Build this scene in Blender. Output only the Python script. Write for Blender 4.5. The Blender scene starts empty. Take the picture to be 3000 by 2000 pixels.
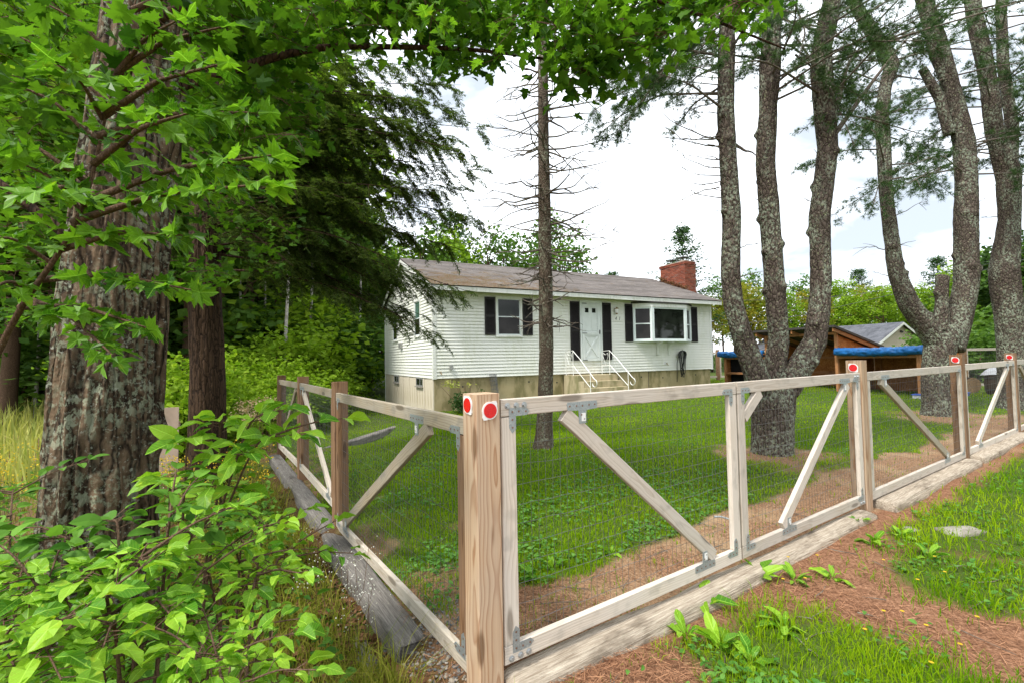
import bpy, math, random
import numpy as np
from mathutils import Matrix, Vector

rng = np.random.default_rng(11)
random.seed(11)
sc = bpy.context.scene
col = sc.collection
R = math.radians

# ------------------------------------------------------------------ camera
EYE = Vector((0.0, 0.0, 1.65))
PITCH, ROLL, FPX = R(2.194), R(-1.0107), 1348.46
_fw = Vector((0, math.cos(PITCH), math.sin(PITCH)))
_up = Vector((0, -math.sin(PITCH), math.cos(PITCH)))
_rt = Vector((1, 0, 0))
CR = _rt * math.cos(ROLL) + _up * math.sin(ROLL)
CU = _up * math.cos(ROLL) - _rt * math.sin(ROLL)
cam = bpy.data.cameras.new('camera')
cam.sensor_width = 36.0
cam.lens = FPX / 3000 * 36
cam.clip_start, cam.clip_end = 0.05, 2000
co = bpy.data.objects.new('camera', cam)
col.objects.link(co)
co.matrix_world = Matrix(((CR.x, CU.x, -_fw.x, EYE.x), (CR.y, CU.y, -_fw.y, EYE.y),
                          (CR.z, CU.z, -_fw.z, EYE.z), (0, 0, 0, 1)))
sc.camera = co

# ------------------------------------------------------------------ sky, sun, exposure
SUN_EL, SUN_AZ = R(56), R(226)          # azimuth clockwise from +Y: the sun stands to the left, a little behind
w = bpy.data.worlds.new('World')
sc.world = w
w.use_nodes = True
wt = w.node_tree
wt.nodes.clear()
def wn(t, **k):
    n = wt.nodes.new(t)
    for a, b in k.items(): setattr(n, a, b)
    return n
sky = wn('ShaderNodeTexSky', sky_type='NISHITA', sun_disc=False, sun_elevation=SUN_EL, sun_rotation=SUN_AZ,
         air_density=1.0, dust_density=2.0, ozone_density=1.0)
tc = wn('ShaderNodeTexCoord')
mp = wn('ShaderNodeMapping'); mp.inputs['Scale'].default_value = (1.0, 1.0, 3.2)
no = wn('ShaderNodeTexNoise'); no.inputs['Scale'].default_value = 2.3; no.inputs['Detail'].default_value = 5
no.inputs['Roughness'].default_value = 0.55; no.inputs['Distortion'].default_value = 0.6
rp = wn('ShaderNodeValToRGB')
rp.color_ramp.elements[0].position = 0.34; rp.color_ramp.elements[0].color = (2.75, 3.05, 3.4, 1)
rp.color_ramp.elements[1].position = 0.56; rp.color_ramp.elements[1].color = (7.4, 7.7, 8.0, 1)
mx = wn('ShaderNodeMix', data_type='RGBA'); mx.inputs['Factor'].default_value = 0.92
bg = wn('ShaderNodeBackground'); bg.inputs['Strength'].default_value = 0.1
wo = wn('ShaderNodeOutputWorld')
L = wt.links.new
L(tc.outputs['Generated'], mp.inputs['Vector']); L(mp.outputs[0], no.inputs['Vector']); L(no.outputs['Fac'], rp.inputs['Fac'])
L(sky.outputs[0], mx.inputs['A']); L(rp.outputs[0], mx.inputs['B']); L(mx.outputs['Result'], bg.inputs['Color']); L(bg.outputs[0], wo.inputs[0])
sl = bpy.data.lights.new('sun', 'SUN')
sl.energy, sl.angle, sl.color = 1.5, R(10), (1.0, 0.965, 0.9)
so = bpy.data.objects.new('sun', sl)
col.objects.link(so)
_ts = Vector((math.sin(SUN_AZ) * math.cos(SUN_EL), math.cos(SUN_AZ) * math.cos(SUN_EL), math.sin(SUN_EL)))
so.rotation_euler = _ts.to_track_quat('Z', 'Y').to_euler()
so.location = (-8, -6, 16)
vs = sc.view_settings
vs.view_transform, vs.look, vs.gamma, vs.use_curve_mapping = 'Standard', 'None', 1.0, False
vs.exposure = 1.65
sc.render.engine = 'CYCLES'
cy = sc.cycles
cy.max_bounces, cy.diffuse_bounces, cy.glossy_bounces, cy.transmission_bounces, cy.transparent_max_bounces = 7, 4, 3, 4, 6
cy.use_denoising = True
try:
    cy.denoiser = 'OPENIMAGEDENOISE'; cy.denoising_input_passes = 'RGB_ALBEDO_NORMAL'; cy.denoising_prefilter = 'ACCURATE'
except Exception: pass
cy.sample_clamp_indirect = 6
cy.use_adaptive_sampling = True
cy.adaptive_threshold = 0.01
cy.caustics_reflective = cy.caustics_refractive = False

# ------------------------------------------------------------------ small maths
def at(px, py, Y):
    """point at depth Y (metres in front of the camera) seen at photograph pixel px, py"""
    d = _fw + CR * ((px - 1500) / FPX) + CU * ((1000 - py) / FPX)
    return EYE + d * (Y / d.y)
def V3(*a): return np.array(a, float)
def sstep(a, b, x):
    t = np.clip((x - a) / (b - a), 0, 1)
    return t * t * (3 - 2 * t)
def _h(i, j, k, s):
    n = (i * 374761393 + j * 668265263 + k * 2147483647 + s * 974634533) & 0xFFFFFFFF
    n = ((n ^ (n >> 13)) * 1274126177) & 0xFFFFFFFF
    n = n ^ (n >> 16)
    return (n & 0xFFFF) / 65535.0
def vnoise(x, y, z, s=0):
    x, y, z = np.broadcast_arrays(np.asarray(x, float), np.asarray(y, float), np.asarray(z, float))
    i, j, k = np.floor(x).astype(np.int64), np.floor(y).astype(np.int64), np.floor(z).astype(np.int64)
    u, v, q = x - i, y - j, z - k
    u, v, q = u * u * (3 - 2 * u), v * v * (3 - 2 * v), q * q * (3 - 2 * q)
    def L1(a, b, t): return a + (b - a) * t
    return L1(L1(L1(_h(i, j, k, s), _h(i + 1, j, k, s), u), L1(_h(i, j + 1, k, s), _h(i + 1, j + 1, k, s), u), v),
              L1(L1(_h(i, j, k + 1, s), _h(i + 1, j, k + 1, s), u), L1(_h(i, j + 1, k + 1, s), _h(i + 1, j + 1, k + 1, s), u), v), q)
def fbm(x, y, z, s=0, o=3):
    t, a, n = 0, 1.0, 0
    for c in range(o):
        t = t + a * vnoise(np.asarray(x) * 2 ** c, np.asarray(y) * 2 ** c, np.asarray(z) * 2 ** c, s + c); n += a; a *= .5
    return t / n

# ------------------------------------------------------------------ object helpers
def tag(o, label=None, cat=None, group=None, kind=None):
    if label: o['label'] = label
    if cat: o['category'] = cat
    if group: o['group'] = group
    if kind: o['kind'] = kind
    return o
def empty(name, loc, rz=0.0, label=None, cat=None, group=None):
    o = bpy.data.objects.new(name, None)
    col.objects.link(o)
    o.location = loc; o.rotation_euler = (0, 0, rz); o.empty_display_size = .1
    o['_m'] = 0; del o['_m']
    return tag(o, label, cat, group)
def wm(o):
    m = Matrix.LocRotScale(o.location, o.rotation_euler, o.scale) if o.rotation_mode != 'QUATERNION' else o.matrix_basis.copy()
    m = o.matrix_basis.copy()
    return wm(o.parent) @ m if o.parent else m
def link(name, me, mat=None, parent=None, world=None):
    o = bpy.data.objects.new(name, me)
    col.objects.link(o)
    if mat is not None and not me.materials: me.materials.append(mat)
    if parent is not None:
        o.parent = parent
        if world is not None: o.matrix_basis = wm(parent).inverted() @ world
    elif world is not None: o.matrix_basis = world
    return o
def npmesh(name, v, f, mat=None, smooth=False, tint=None, mi=None):
    """v (N,3); f (M,k) int array with one face size, or a list of such arrays"""
    me = bpy.data.meshes.new(name)
    fs = f if isinstance(f, list) else [f]
    fs = [np.asarray(a, np.int32) for a in fs if len(a)]
    v = np.ascontiguousarray(v, np.float32)
    me.vertices.add(len(v)); me.vertices.foreach_set('co', v.ravel())
    tot = np.concatenate([np.full(len(a), a.shape[1], np.int32) for a in fs])
    idx = np.concatenate([a.ravel() for a in fs])
    st = np.concatenate([[0], np.cumsum(tot)[:-1]]).astype(np.int32)
    me.loops.add(len(idx)); me.loops.foreach_set('vertex_index', idx)
    me.polygons.add(len(tot)); me.polygons.foreach_set('loop_start', st)
    me.polygons.foreach_set('use_smooth', np.full(len(tot), bool(smooth)))
    if tint is not None:
        a = me.attributes.new('tint', 'FLOAT', 'POINT'); a.data.foreach_set('value', np.ascontiguousarray(tint, np.float32))
    me.update(calc_edges=True)
    if mat is not None: me.materials.append(mat)
    return me
class MB:
    """collects boxes, prisms and tubes into one mesh"""
    def __init__(s): s.v, s.f, s.n = [], {}, 0
    def add(s, v, f):
        v = np.asarray(v, float)
        for a in f:
            s.f.setdefault(len(a), []).append([i + s.n for i in a])
        s.v.append(v); s.n += len(v)
        return s
    def addnp(s, v, f):
        f = np.asarray(f)
        s.f.setdefault(f.shape[1], []).extend((f + s.n).tolist())
        s.v.append(np.asarray(v, float)); s.n += len(v)
        return s
    def box(s, x0, x1, y0, y1, z0, z1):
        v = [(x, y, z) for x in (x0, x1) for y in (y0, y1) for z in (z0, z1)]
        return s.add(v, [(0, 1, 3, 2), (4, 6, 7, 5), (0, 4, 5, 1), (2, 3, 7, 6), (0, 2, 6, 4), (1, 5, 7, 3)])
    def prism(s, poly, axis, c0, c1):
        """polygon in the two other axes (in cyclic order), extruded along axis"""
        n = len(poly); o = []
        for c in (c0, c1):
            for (p, q) in poly:
                o.append((c, p, q) if axis == 0 else (q, c, p) if axis == 1 else (p, q, c))
        fs = [tuple(range(n - 1, -1, -1)), tuple(range(n, 2 * n))] + [(i, (i + 1) % n, n + (i + 1) % n, n + i) for i in range(n)]
        return s.add(o, fs)
    def tube(s, pts, rad, sides=6, caps=True, squash=1.0):
        P = np.asarray(pts, float); m = len(P)
        rad = np.broadcast_to(np.asarray(rad, float), (m,))
        T = np.gradient(P, axis=0); T /= np.linalg.norm(T, axis=1)[:, None] + 1e-9
        ref = V3(0, 0, 1) if abs(T[0][2]) < .9 else V3(1, 0, 0)
        ang = np.arange(sides) * 2 * np.pi / sides
        vv = []
        for i in range(m):
            a = np.cross(T[i], ref); l = np.linalg.norm(a)
            if l < 1e-3: a = np.cross(T[i], V3(0, 1, 0)); l = np.linalg.norm(a)
            a /= l; b = np.cross(T[i], a); ref = np.cross(a, T[i]) if m > 2 else ref
            vv.append(P[i] + rad[i] * (np.cos(ang)[:, None] * a + squash * np.sin(ang)[:, None] * b))
        q = []
        for i in range(m - 1):
            for j in range(sides):
                k = (j + 1) % sides
                q.append((i * sides + j, i * sides + k, (i + 1) * sides + k, (i + 1) * sides + j))
        if caps: q += [tuple(range(sides - 1, -1, -1)), tuple((m - 1) * sides + j for j in range(sides))]
        return s.add(np.concatenate(vv), q)
    def mesh(s, name, mat, smooth=False):
        v = np.concatenate(s.v)
        return npmesh(name, v, [np.array(a) for a in s.f.values()], mat, smooth)
    def build(s, name, mat, parent=None, world=None, smooth=False):
        return link(name, s.mesh(name, mat, smooth), mat, parent, world)
def frame(o, x, y=None, z=None):
    """matrix with local X along x and Z close to z"""
    x = Vector(x).normalized(); z = Vector(z)
    y = z.cross(x).normalized(); z = x.cross(y)
    return Matrix(((x.x, y.x, z.x, o[0]), (x.y, y.y, z.y, o[1]), (x.z, y.z, z.z, o[2]), (0, 0, 0, 1)))
def board(name, p0, p1, wd, th, wdir, mat, parent, ch=.004, bend=0.0):
    """lumber from p0 to p1; wd measured along wdir, th across; local X runs along the grain"""
    p0, p1 = Vector(p0), Vector(p1)
    Ln = (p1 - p0).length
    a, b, c = th / 2, wd / 2, ch
    poly = [(-a, -b + c), (-a + c, -b), (a - c, -b), (a, -b + c), (a, b - c), (a - c, b), (-a + c, b), (-a, b - c)]
    mb = MB(); mb.prism(poly, 0, 0, Ln)
    return mb.build(name, mat, parent, frame(p0, p1 - p0, z=wdir))
def copy_tree(o, parent=None):
    c = o.copy(); col.objects.link(c)
    if parent is not None: c.parent = parent
    for ch in [x for x in col.objects if x.parent == o]: copy_tree(ch, c)
    return c

# ------------------------------------------------------------------ materials
class NT:
    def __init__(s, name):
        s.m = bpy.data.materials.new(name); s.m.use_nodes = True
        s.t = s.m.node_tree; s.t.nodes.clear()
        s.out = s.t.nodes.new('ShaderNodeOutputMaterial')
        s.oc = None
    def n(s, t, ins=None, **k):
        x = s.t.nodes.new(t)
        for a, b in k.items(): setattr(x, a, b)
        for a, b in (ins or {}).items(): s.set(x.inputs[a], b)
        return x
    def set(s, sock, b):
        if isinstance(b, bpy.types.NodeSocket): s.t.links.new(b, sock)
        elif isinstance(b, bpy.types.Node): s.t.links.new(b.outputs[0], sock)
        else:
            if sock.type == 'RGBA' and len(b) == 3: b = (*b, 1)
            sock.default_value = b
    def obj(s):
        if s.oc is None: s.oc = s.n('ShaderNodeTexCoord').outputs['Object']
        return s.oc
    def map(s, vec, scale=(1, 1, 1), loc=(0, 0, 0)):
        return s.n('ShaderNodeMapping', {'Vector': vec, 'Scale': scale, 'Location': loc}).outputs[0]
    def noise(s, vec, sc_, det=3, rough=.5, dist=0.0):
        return s.n('ShaderNodeTexNoise', {'Vector': vec, 'Scale': sc_, 'Detail': det, 'Roughness': rough, 'Distortion': dist}).outputs['Fac']
    def ramp(s, fac, stops, interp='LINEAR'):
        r = s.n('ShaderNodeValToRGB', {'Fac': fac}); r.color_ramp.interpolation = interp
        e = r.color_ramp.elements
        while len(e) < len(stops): e.new(.5)
        for q, (p, c) in zip(e, stops):
            q.position = p; q.color = (*c, 1) if len(c) == 3 else c
        return r.outputs[0]
    def step(s, fac, a, b):
        return s.n('ShaderNodeMapRange', {'Value': fac, 'From Min': a, 'From Max': b}, interpolation_type='SMOOTHSTEP').outputs[0]
    def mix(s, f, a, b, mode='MIX'):
        x = s.n('ShaderNodeMix', data_type='RGBA', blend_type=mode)
        s.set(x.inputs['Factor'], f); s.set(x.inputs['A'], a); s.set(x.inputs['B'], b)
        return x.outputs['Result']
    def math(s, op, a, b=0.0):
        return s.n('ShaderNodeMath', {0: a, 1: b}, operation=op).outputs[0]
    def rand(s): return s.n('ShaderNodeObjectInfo').outputs['Random']
    def attr(s, name): return s.n('ShaderNodeAttribute', attribute_name=name).outputs['Fac']
    def vadd(s, a, b): return s.n('ShaderNodeVectorMath', {0: a, 1: b}, operation='ADD').outputs[0]
    def shuffled(s, k=17.0):
        """object coordinates shifted by the object's own random number, so that copies differ"""
        r = s.rand()
        cx = s.n('ShaderNodeCombineXYZ', {0: s.math('MULTIPLY', r, k), 1: s.math('MULTIPLY', r, k * 1.7), 2: s.math('MULTIPLY', r, k * 2.3)})
        return s.vadd(s.obj(), cx.outputs[0])
    def bump(s, h, st=.3, dist=.01):
        return s.n('ShaderNodeBump', {'Height': h, 'Strength': st, 'Distance': dist}).outputs[0]
    def fin(s, colr, rough=.7, spec=.3, metal=0.0, nrm=None, **k):
        b = s.n('ShaderNodeBsdfPrincipled', {'Base Color': colr, 'Roughness': rough, 'Specular IOR Level': spec, 'Metallic': metal})
        if nrm is not None: s.set(b.inputs['Normal'], nrm)
        for a, q in k.items(): s.set(b.inputs[a.replace('_', ' ')], q)
        s.t.links.new(b.outputs[0], s.out.inputs[0])
        return s.m
M = {}
def plain(name, c, rough=.6, spec=.3, metal=0.0, var=.12, sc_=6.0, bump=.0):
    t = NT(name)
    n = t.noise(t.shuffled(), sc_, 4)
    lo, hi = tuple(x * (1 - var) for x in c), tuple(min(1, x * (1 + var)) for x in c)
    nr = t.bump(n, bump, .01) if bump else None
    M[name] = t.fin(t.ramp(n, [(.3, lo), (.7, hi)]), rough, spec, metal, nr)
    return M[name]
def wood(name, pale, ring, grey=(.42, .39, .35), greyamt=.3, freq=150.0, stain=.0, rough=.75, var=.15):
    t = NT(name)
    v = t.obj(); r = t.rand()
    wob = t.noise(t.map(t.shuffled(), (.9, 3, 3)), 1.6, 2)
    wob2 = t.noise(t.map(t.shuffled(5.0), (2.2, 9, 9)), 2.0, 2)
    sx = t.n('ShaderNodeSeparateXYZ', {0: v})
    oy = t.math('ADD', sx.outputs[1], t.math('ADD', t.math('MULTIPLY', r, .10), -.02))
    oz = t.math('ADD', sx.outputs[2], t.math('ADD', t.math('MULTIPLY', r, -.13), .03))
    rad = t.math('SQRT', t.math('ADD', t.math('MULTIPLY', oy, oy), t.math('MULTIPLY', oz, oz)))
    rad = t.math('ADD', rad, t.math('MULTIPLY', wob, .085))
    rad = t.math('ADD', rad, t.math('MULTIPLY', wob2, .012))
    fr = t.math('FRACT', t.math('MULTIPLY', rad, freq))
    band = t.ramp(fr, [(0, (0, 0, 0)), (.55, (.25, .25, .25)), (.86, (1, 1, 1)), (1, (0, 0, 0))])
    fib = t.noise(t.map(t.shuffled(), (2, 160, 160)), 1.0, 3)
    c = t.mix(band, pale, ring)
    c = t.mix(t.math('MULTIPLY', t.step(fib, .35, .75), .35), c, tuple(x * .62 for x in pale))
    gn = t.noise(t.map(t.shuffled(3.0), (1.2, 4, 4)), 2.0, 4)
    c = t.mix(t.math('MULTIPLY', t.step(gn, .25, .7), greyamt), c, grey)
    # knots: sparse dark ovals
    vo = t.n('ShaderNodeTexVoronoi', {'Vector': t.map(t.shuffled(29.0), (1.5, 6.5, 6.5)), 'Scale': 1.0, 'Randomness': 1.0})
    kn = t.step(vo.outputs['Distance'], .17, .09)
    c = t.mix(t.math('MULTIPLY', kn, .75), c, tuple(x * .38 for x in ring))
    if stain:
        sn = t.noise(t.map(t.shuffled(13.0), (3.5, 5, 5)), 2.2, 3)
        c = t.mix(t.math('MULTIPLY', t.step(sn, .52, .72), stain), c, (.16, .15, .13))
    hsv = t.n('ShaderNodeHueSaturation', {'Color': c, 'Value': t.math('ADD', t.math('MULTIPLY', r, 2 * var), 1 - var)})
    M[name] = t.fin(hsv.outputs[0], rough, .2, 0, t.bump(t.math('ADD', fib, t.math('MULTIPLY', band, .4)), .25, .004))
wood('post_wood', (.54, .38, .245), (.33, .165, .075), greyamt=.22, freq=62)
wood('rail_wood', (.60, .52, .42), (.42, .33, .23), (.50, .47, .42), .55, 80, .45)
wood('old_rail', (.36, .30, .21), (.21, .155, .095), (.33, .31, .27), .55, 90, .5)
wood('brown_wood', (.27, .15, .075), (.14, .065, .03), greyamt=.12, freq=70)
wood('white_wood', (.59, .515, .43), (.43, .345, .265), (.56, .51, .455), .5, 75, .28)
wood('shed_wood', (.44, .20, .075), (.26, .10, .035), greyamt=.08, freq=70)
def galv():
    t = NT('galvanised')
    vo = t.n('ShaderNodeTexVoronoi', {'Vector': t.shuffled(), 'Scale': 160.0})
    c = t.ramp(vo.outputs['Color'], [(0, (.26, .29, .30)), (1, (.40, .43, .44))])
    n = t.noise(t.shuffled(), 40, 3)
    c = t.mix(t.math('MULTIPLY', t.step(n, .6, .75), .5), c, (.52, .53, .52))
    M['galv'] = t.fin(c, .48, .5, .55)
galv()
plain('screw', (.22, .13, .09), .5, .4, .4)
plain('bolt', (.42, .44, .45), .42, .5, .7)
plain('wire', (.15, .15, .145), .5, .4, .6)
def reflector():
    t = NT('reflector')
    vo = t.n('ShaderNodeTexVoronoi', {'Vector': t.obj(), 'Scale': 260.0}, feature='DISTANCE_TO_EDGE')
    c = t.ramp(vo.outputs['Distance'], [(0, (.42, .004, .006)), (.25, (.78, .008, .01))])
    M['reflector'] = t.fin(c, .22, .6, 0, t.bump(vo.outputs['Distance'], .3, .002))
reflector()
plain('plastic_white', (.74, .73, .71), .4, .4, var=.06)

def bark(name, ridge, furrow, lichen=None, lam=.5, vs_=.22, k=26.0, bump=.7, moss=None, cw=.20):
    t = NT(name)
    v = t.obj()
    a = t.noise(t.map(v, (1, 1, vs_)), k, 4, .6, .35)
    fine = t.noise(t.map(v, (1, 1, .6)), k * 3.2, 3, .6)
    big = t.noise(v, 2.6, 3)
    wv = t.n('ShaderNodeVectorMath', {0: t.map(v, (1, 1, vs_)), 1: t.n('ShaderNodeVectorMath', {0: t.n('ShaderNodeTexNoise', {'Vector': v, 'Scale': 9.0, 'Detail': 2.0}).outputs['Color'], 'Scale': .05}, operation='SCALE').outputs[0]}, operation='ADD').outputs[0]
    ed = t.n('ShaderNodeTexVoronoi', {'Vector': wv, 'Scale': k}, feature='DISTANCE_TO_EDGE').outputs['Distance']
    pl = t.n('ShaderNodeTexVoronoi', {'Vector': wv, 'Scale': k}).outputs['Color']
    c = t.ramp(a, [(.36, tuple(x * .6 + y * .4 for x, y in zip(ridge, furrow))), (.62, ridge)])
    c = t.mix(t.math('MULTIPLY', t.n('ShaderNodeSeparateColor', {0: pl}).outputs[0], .45), c, tuple(x * .45 for x in ridge))
    c = t.mix(t.math('MULTIPLY', t.step(t.math('ADD', ed, t.math('MULTIPLY', fine, .14)), cw, .06), .95), c, furrow)
    c = t.mix(t.math('MULTIPLY', t.step(fine, .35, .7), .3), c, tuple(x * .5 for x in ridge))
    if lichen:
        ln = t.noise(t.map(v, (1, 1, .8)), 24, 5, .7)
        m = t.math('MULTIPLY', t.step(ln, .48, .56), t.step(t.noise(t.map(v, (1, 1, .5), (3, 1, 8)), 3.4, 3, .6), .42, .60))
        c = t.mix(t.math('MULTIPLY', m, lam), c, lichen)
        ln2 = t.noise(t.map(v, (1, 1, 1), (4, 7, 2)), 34, 4, .6)
        c = t.mix(t.math('MULTIPLY', t.step(ln2, .60, .66), lam * .7), c, moss or tuple(x * .8 for x in lichen))
    M[name] = t.fin(c, .9, .1, 0, t.bump(t.math('ADD', t.math('MULTIPLY', ed, 2.0), t.math('MULTIPLY', fine, .35)), bump, .03))
bark('oak_bark', (.175, .12, .075), (.010, .007, .005), (.27, .30, .21), .65, .12, 16, 1.0, (.38, .40, .33), .30)
bark('dark_bark', (.085, .052, .032), (.012, .008, .006), None, .3, .14, 18, .8)
bark('pine_bark', (.135, .105, .086), (.018, .013, .010), (.25, .28, .21), .9, .5, 19, .8, (.36, .39, .22))
bark('spruce_bark', (.13, .098, .072), (.045, .032, .022), (.26, .28, .20), .7, .6, 30, .6, (.17, .19, .12))
bark('twig_bark', (.16, .10, .065), (.07, .042, .028), None, .3, .4, 60, .3)
bark('dead_bark', (.17, .135, .11), (.09, .07, .055), (.30, .33, .27), .5, .5, 40, .3)
bark('birch_bark', (.52, .49, .44), (.25, .22, .19), None, .3, .9, 8, .2)

def leafmat(name, lo, hi, trans=.38, rough=.5, spots=None, objr=False, spec=.10, bright=1.25):
    t = NT(name)
    f = t.rand() if objr else t.attr('tint')
    c = t.ramp(f, [(0, lo), (1, hi)])
    if objr:
        sx = t.n('ShaderNodeSeparateXYZ', {0: t.obj()}); ax = t.math('ABSOLUTE', sx.outputs[0])
        mid = t.step(ax, .018, .006)
        lat = t.math('FRACT', t.math('MULTIPLY', t.math('SUBTRACT', sx.outputs[1], t.math('MULTIPLY', ax, .75)), 9.0))
        vein = t.math('MULTIPLY', t.step(lat, .12, .02), .35)
        c = t.mix(t.math('MAXIMUM', t.math('MULTIPLY', mid, .6), vein), c, tuple(min(1, x * 1.5 + .05) for x in hi))
        dry = t.noise(t.shuffled(), 2.3, 3)
        c = t.mix(t.math('MULTIPLY', t.step(dry, .60, .75), .5), c, (hi[0] * 1.7, hi[1] * 1.05, hi[2]))
    if spots:
        n = t.noise(t.shuffled() if objr else t.obj(), 38, 2, .5)
        c = t.mix(t.math('MULTIPLY', t.step(n, .66, .71), .85), c, spots)
    b = t.n('ShaderNodeBsdfPrincipled', {'Base Color': c, 'Roughness': rough, 'Specular IOR Level': spec})
    tr = t.n('ShaderNodeBsdfTranslucent', {'Color': t.mix(1.0, c, (bright * 1.05, bright * 1.1, .55 * bright), 'MULTIPLY')})
    mxs = t.n('ShaderNodeMixShader', {0: trans, 1: b.outputs[0], 2: tr.outputs[0]})
    t.t.links.new(mxs.outputs[0], t.out.inputs[0])
    M[name] = t.m
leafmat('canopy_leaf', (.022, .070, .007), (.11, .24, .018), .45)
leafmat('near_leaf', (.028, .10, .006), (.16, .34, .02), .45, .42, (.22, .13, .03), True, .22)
leafmat('shrub_leaf', (.055, .19, .007), (.28, .48, .035), .36, .42, (.30, .12, .03), True, .2)
leafmat('shrub_mass', (.04, .12, .014), (.16, .33, .045), .36, .45)
leafmat('hemlock', (.032, .064, .016), (.12, .17, .040), .38, .6)
leafmat('pine_needle', (.035, .075, .030), (.085, .15, .050), .3, .55)
leafmat('far_green', (.045, .11, .020), (.15, .26, .045), .4, .6)
leafmat('far_bright', (.10, .21, .012), (.28, .40, .03), .42, .6)
leafmat('far_yellow', (.13, .19, .022), (.36, .29, .035), .42, .6)
leafmat('far_dark', (.022, .055, .018), (.065, .125, .030), .35, .6)
leafmat('far_pine', (.030, .070, .032), (.075, .135, .050), .3, .6)
leafmat('grass', (.085, .215, .003), (.32, .44, .010), .35, .8, spec=.04)
leafmat('grass_dry', (.12, .17, .012), (.34, .32, .06), .35, .8, spec=.05)
leafmat('goldenrod', (.24, .29, .07), (.52, .50, .15), .35, .6)
leafmat('yellow_flower', (.55, .36, .02), (.75, .55, .05), .3, .6)
leafmat('white_flower', (.55, .56, .50), (.8, .8, .76), .3, .6)
leafmat('dry_weed', (.32, .22, .13), (.50, .40, .27), .3, .7)
leafmat('straw', (.11, .045, .024), (.52, .28, .16), .2, .6)
leafmat('litter', (.09, .045, .02), (.26, .14, .07), .15, .7)
leafmat('weed_leaf', (.055, .17, .022), (.15, .32, .06), .35, .45)
# ------------------------------------------------------------------ lie of the land
P0 = V3(-.183, 2.257); FU = V3(.8358, .5490); FV = V3(-.5490, .8358)      # fence corner, right run, left run
H0 = V3(-2.385, 13.9); HYAW = R(26.72)
HA = V3(math.cos(HYAW), math.sin(HYAW)); HB = V3(-math.sin(HYAW), math.cos(HYAW))
def sw(x, y):
    dx, dy = x - P0[0], y - P0[1]
    return dx * FU[0] + dy * FU[1], dx * FV[0] + dy * FV[1]
def hab(x, y):
    dx, dy = x - H0[0], y - H0[1]
    return dx * HA[0] + dy * HA[1], dx * HB[0] + dy * HB[1]
def fp(s, w_, z=0.0):
    p = P0 + FU * s + FV * w_
    return Vector((p[0], p[1], z))
def hpt(a, b, z=0.0):
    p = H0 + HA * a + HB * b
    return Vector((p[0], p[1], z))
_cp = [(-.16, 2.45, .02), (3.6, 4.73, .03), (6.5, 6.65, .06), (9, 8.3, .10), (13.2, 11, .15), (.53, 7.93, .13), (4, 7.17, .13), (10, 10.9, .17),
       (12.5, 14.1, .30), (10, 20, .36), (1, 1, 0), (3, 2, 0), (6, 4, .03), (10, 5, .05), (0, -3, 0), (15, 5, .1), (-14, -6, -.6), (12, -8, .1),
       (40, 30, .5), (0, 60, .4), (-40, 30, -.7), (30, 60, .5), (-20, 60, -.4), (28, 34, .3), (18, 26, .35),
       (-3, 2, -.40), (-2.6, 3.2, -.42), (-5.3, 8, -.55), (-6, 4, -.55), (-1.3, .9, -.25), (-5, 11.6, -.42), (-6, 14, -.5), (-4.4, 14.6, -.42),
       (-10, 6, -.7), (-10, 15, -.7), (-10, 0, -.6), (-2.2, .2, -.3)]
for q in ((-.45, 1, -.20), (-.5, 2.4, -.26), (-.5, 4, -.30), (-.5, 6, -.34), (-.5, 7.6, -.4), (.35, 1, .01), (.4, 3, .0), (.4, 5, -.02), (.5, 7.4, -.08), (3, 6, .10), (2, 3, .06),
          (-.35, -.25, -.12)):
    p = fp(q[0], q[1]); _cp.append((p.x, p.y, q[2]))
for q in ((.1, -.3, .10), (3, -.4, .18), (6, -.4, .28), (9, -.4, .38), (12, -.3, .45), (12.6, 4, .42), (12.5, 8, .4), (-.5, 7, -.42), (-.4, 3.5, -.3), (-3, 4, -.5), (6, 9, 0)):
    p = hpt(q[0], q[1]); _cp.append((p.x, p.y, q[2]))
_cp = np.array(_cp)
def hgt(x, y):
    x, y = np.asarray(x, float), np.asarray(y, float)
    sh = x.shape; x, y = x.ravel(), y.ravel()
    out = np.empty(len(x))
    for i in range(0, len(x), 40000):
        d2 = (x[i:i + 40000, None] - _cp[None, :, 0]) ** 2 + (y[i:i + 40000, None] - _cp[None, :, 1]) ** 2 + .04
        w_ = 1 / d2 ** 2
        out[i:i + 40000] = (w_ * _cp[None, :, 2]).sum(1) / w_.sum(1)
    out = out + (fbm(x * .9, y * .9, 0, 3) - .5) * .05
    return out.reshape(sh)
def hz(x, y): return float(hgt(np.array([x]), np.array([y]))[0])

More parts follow.
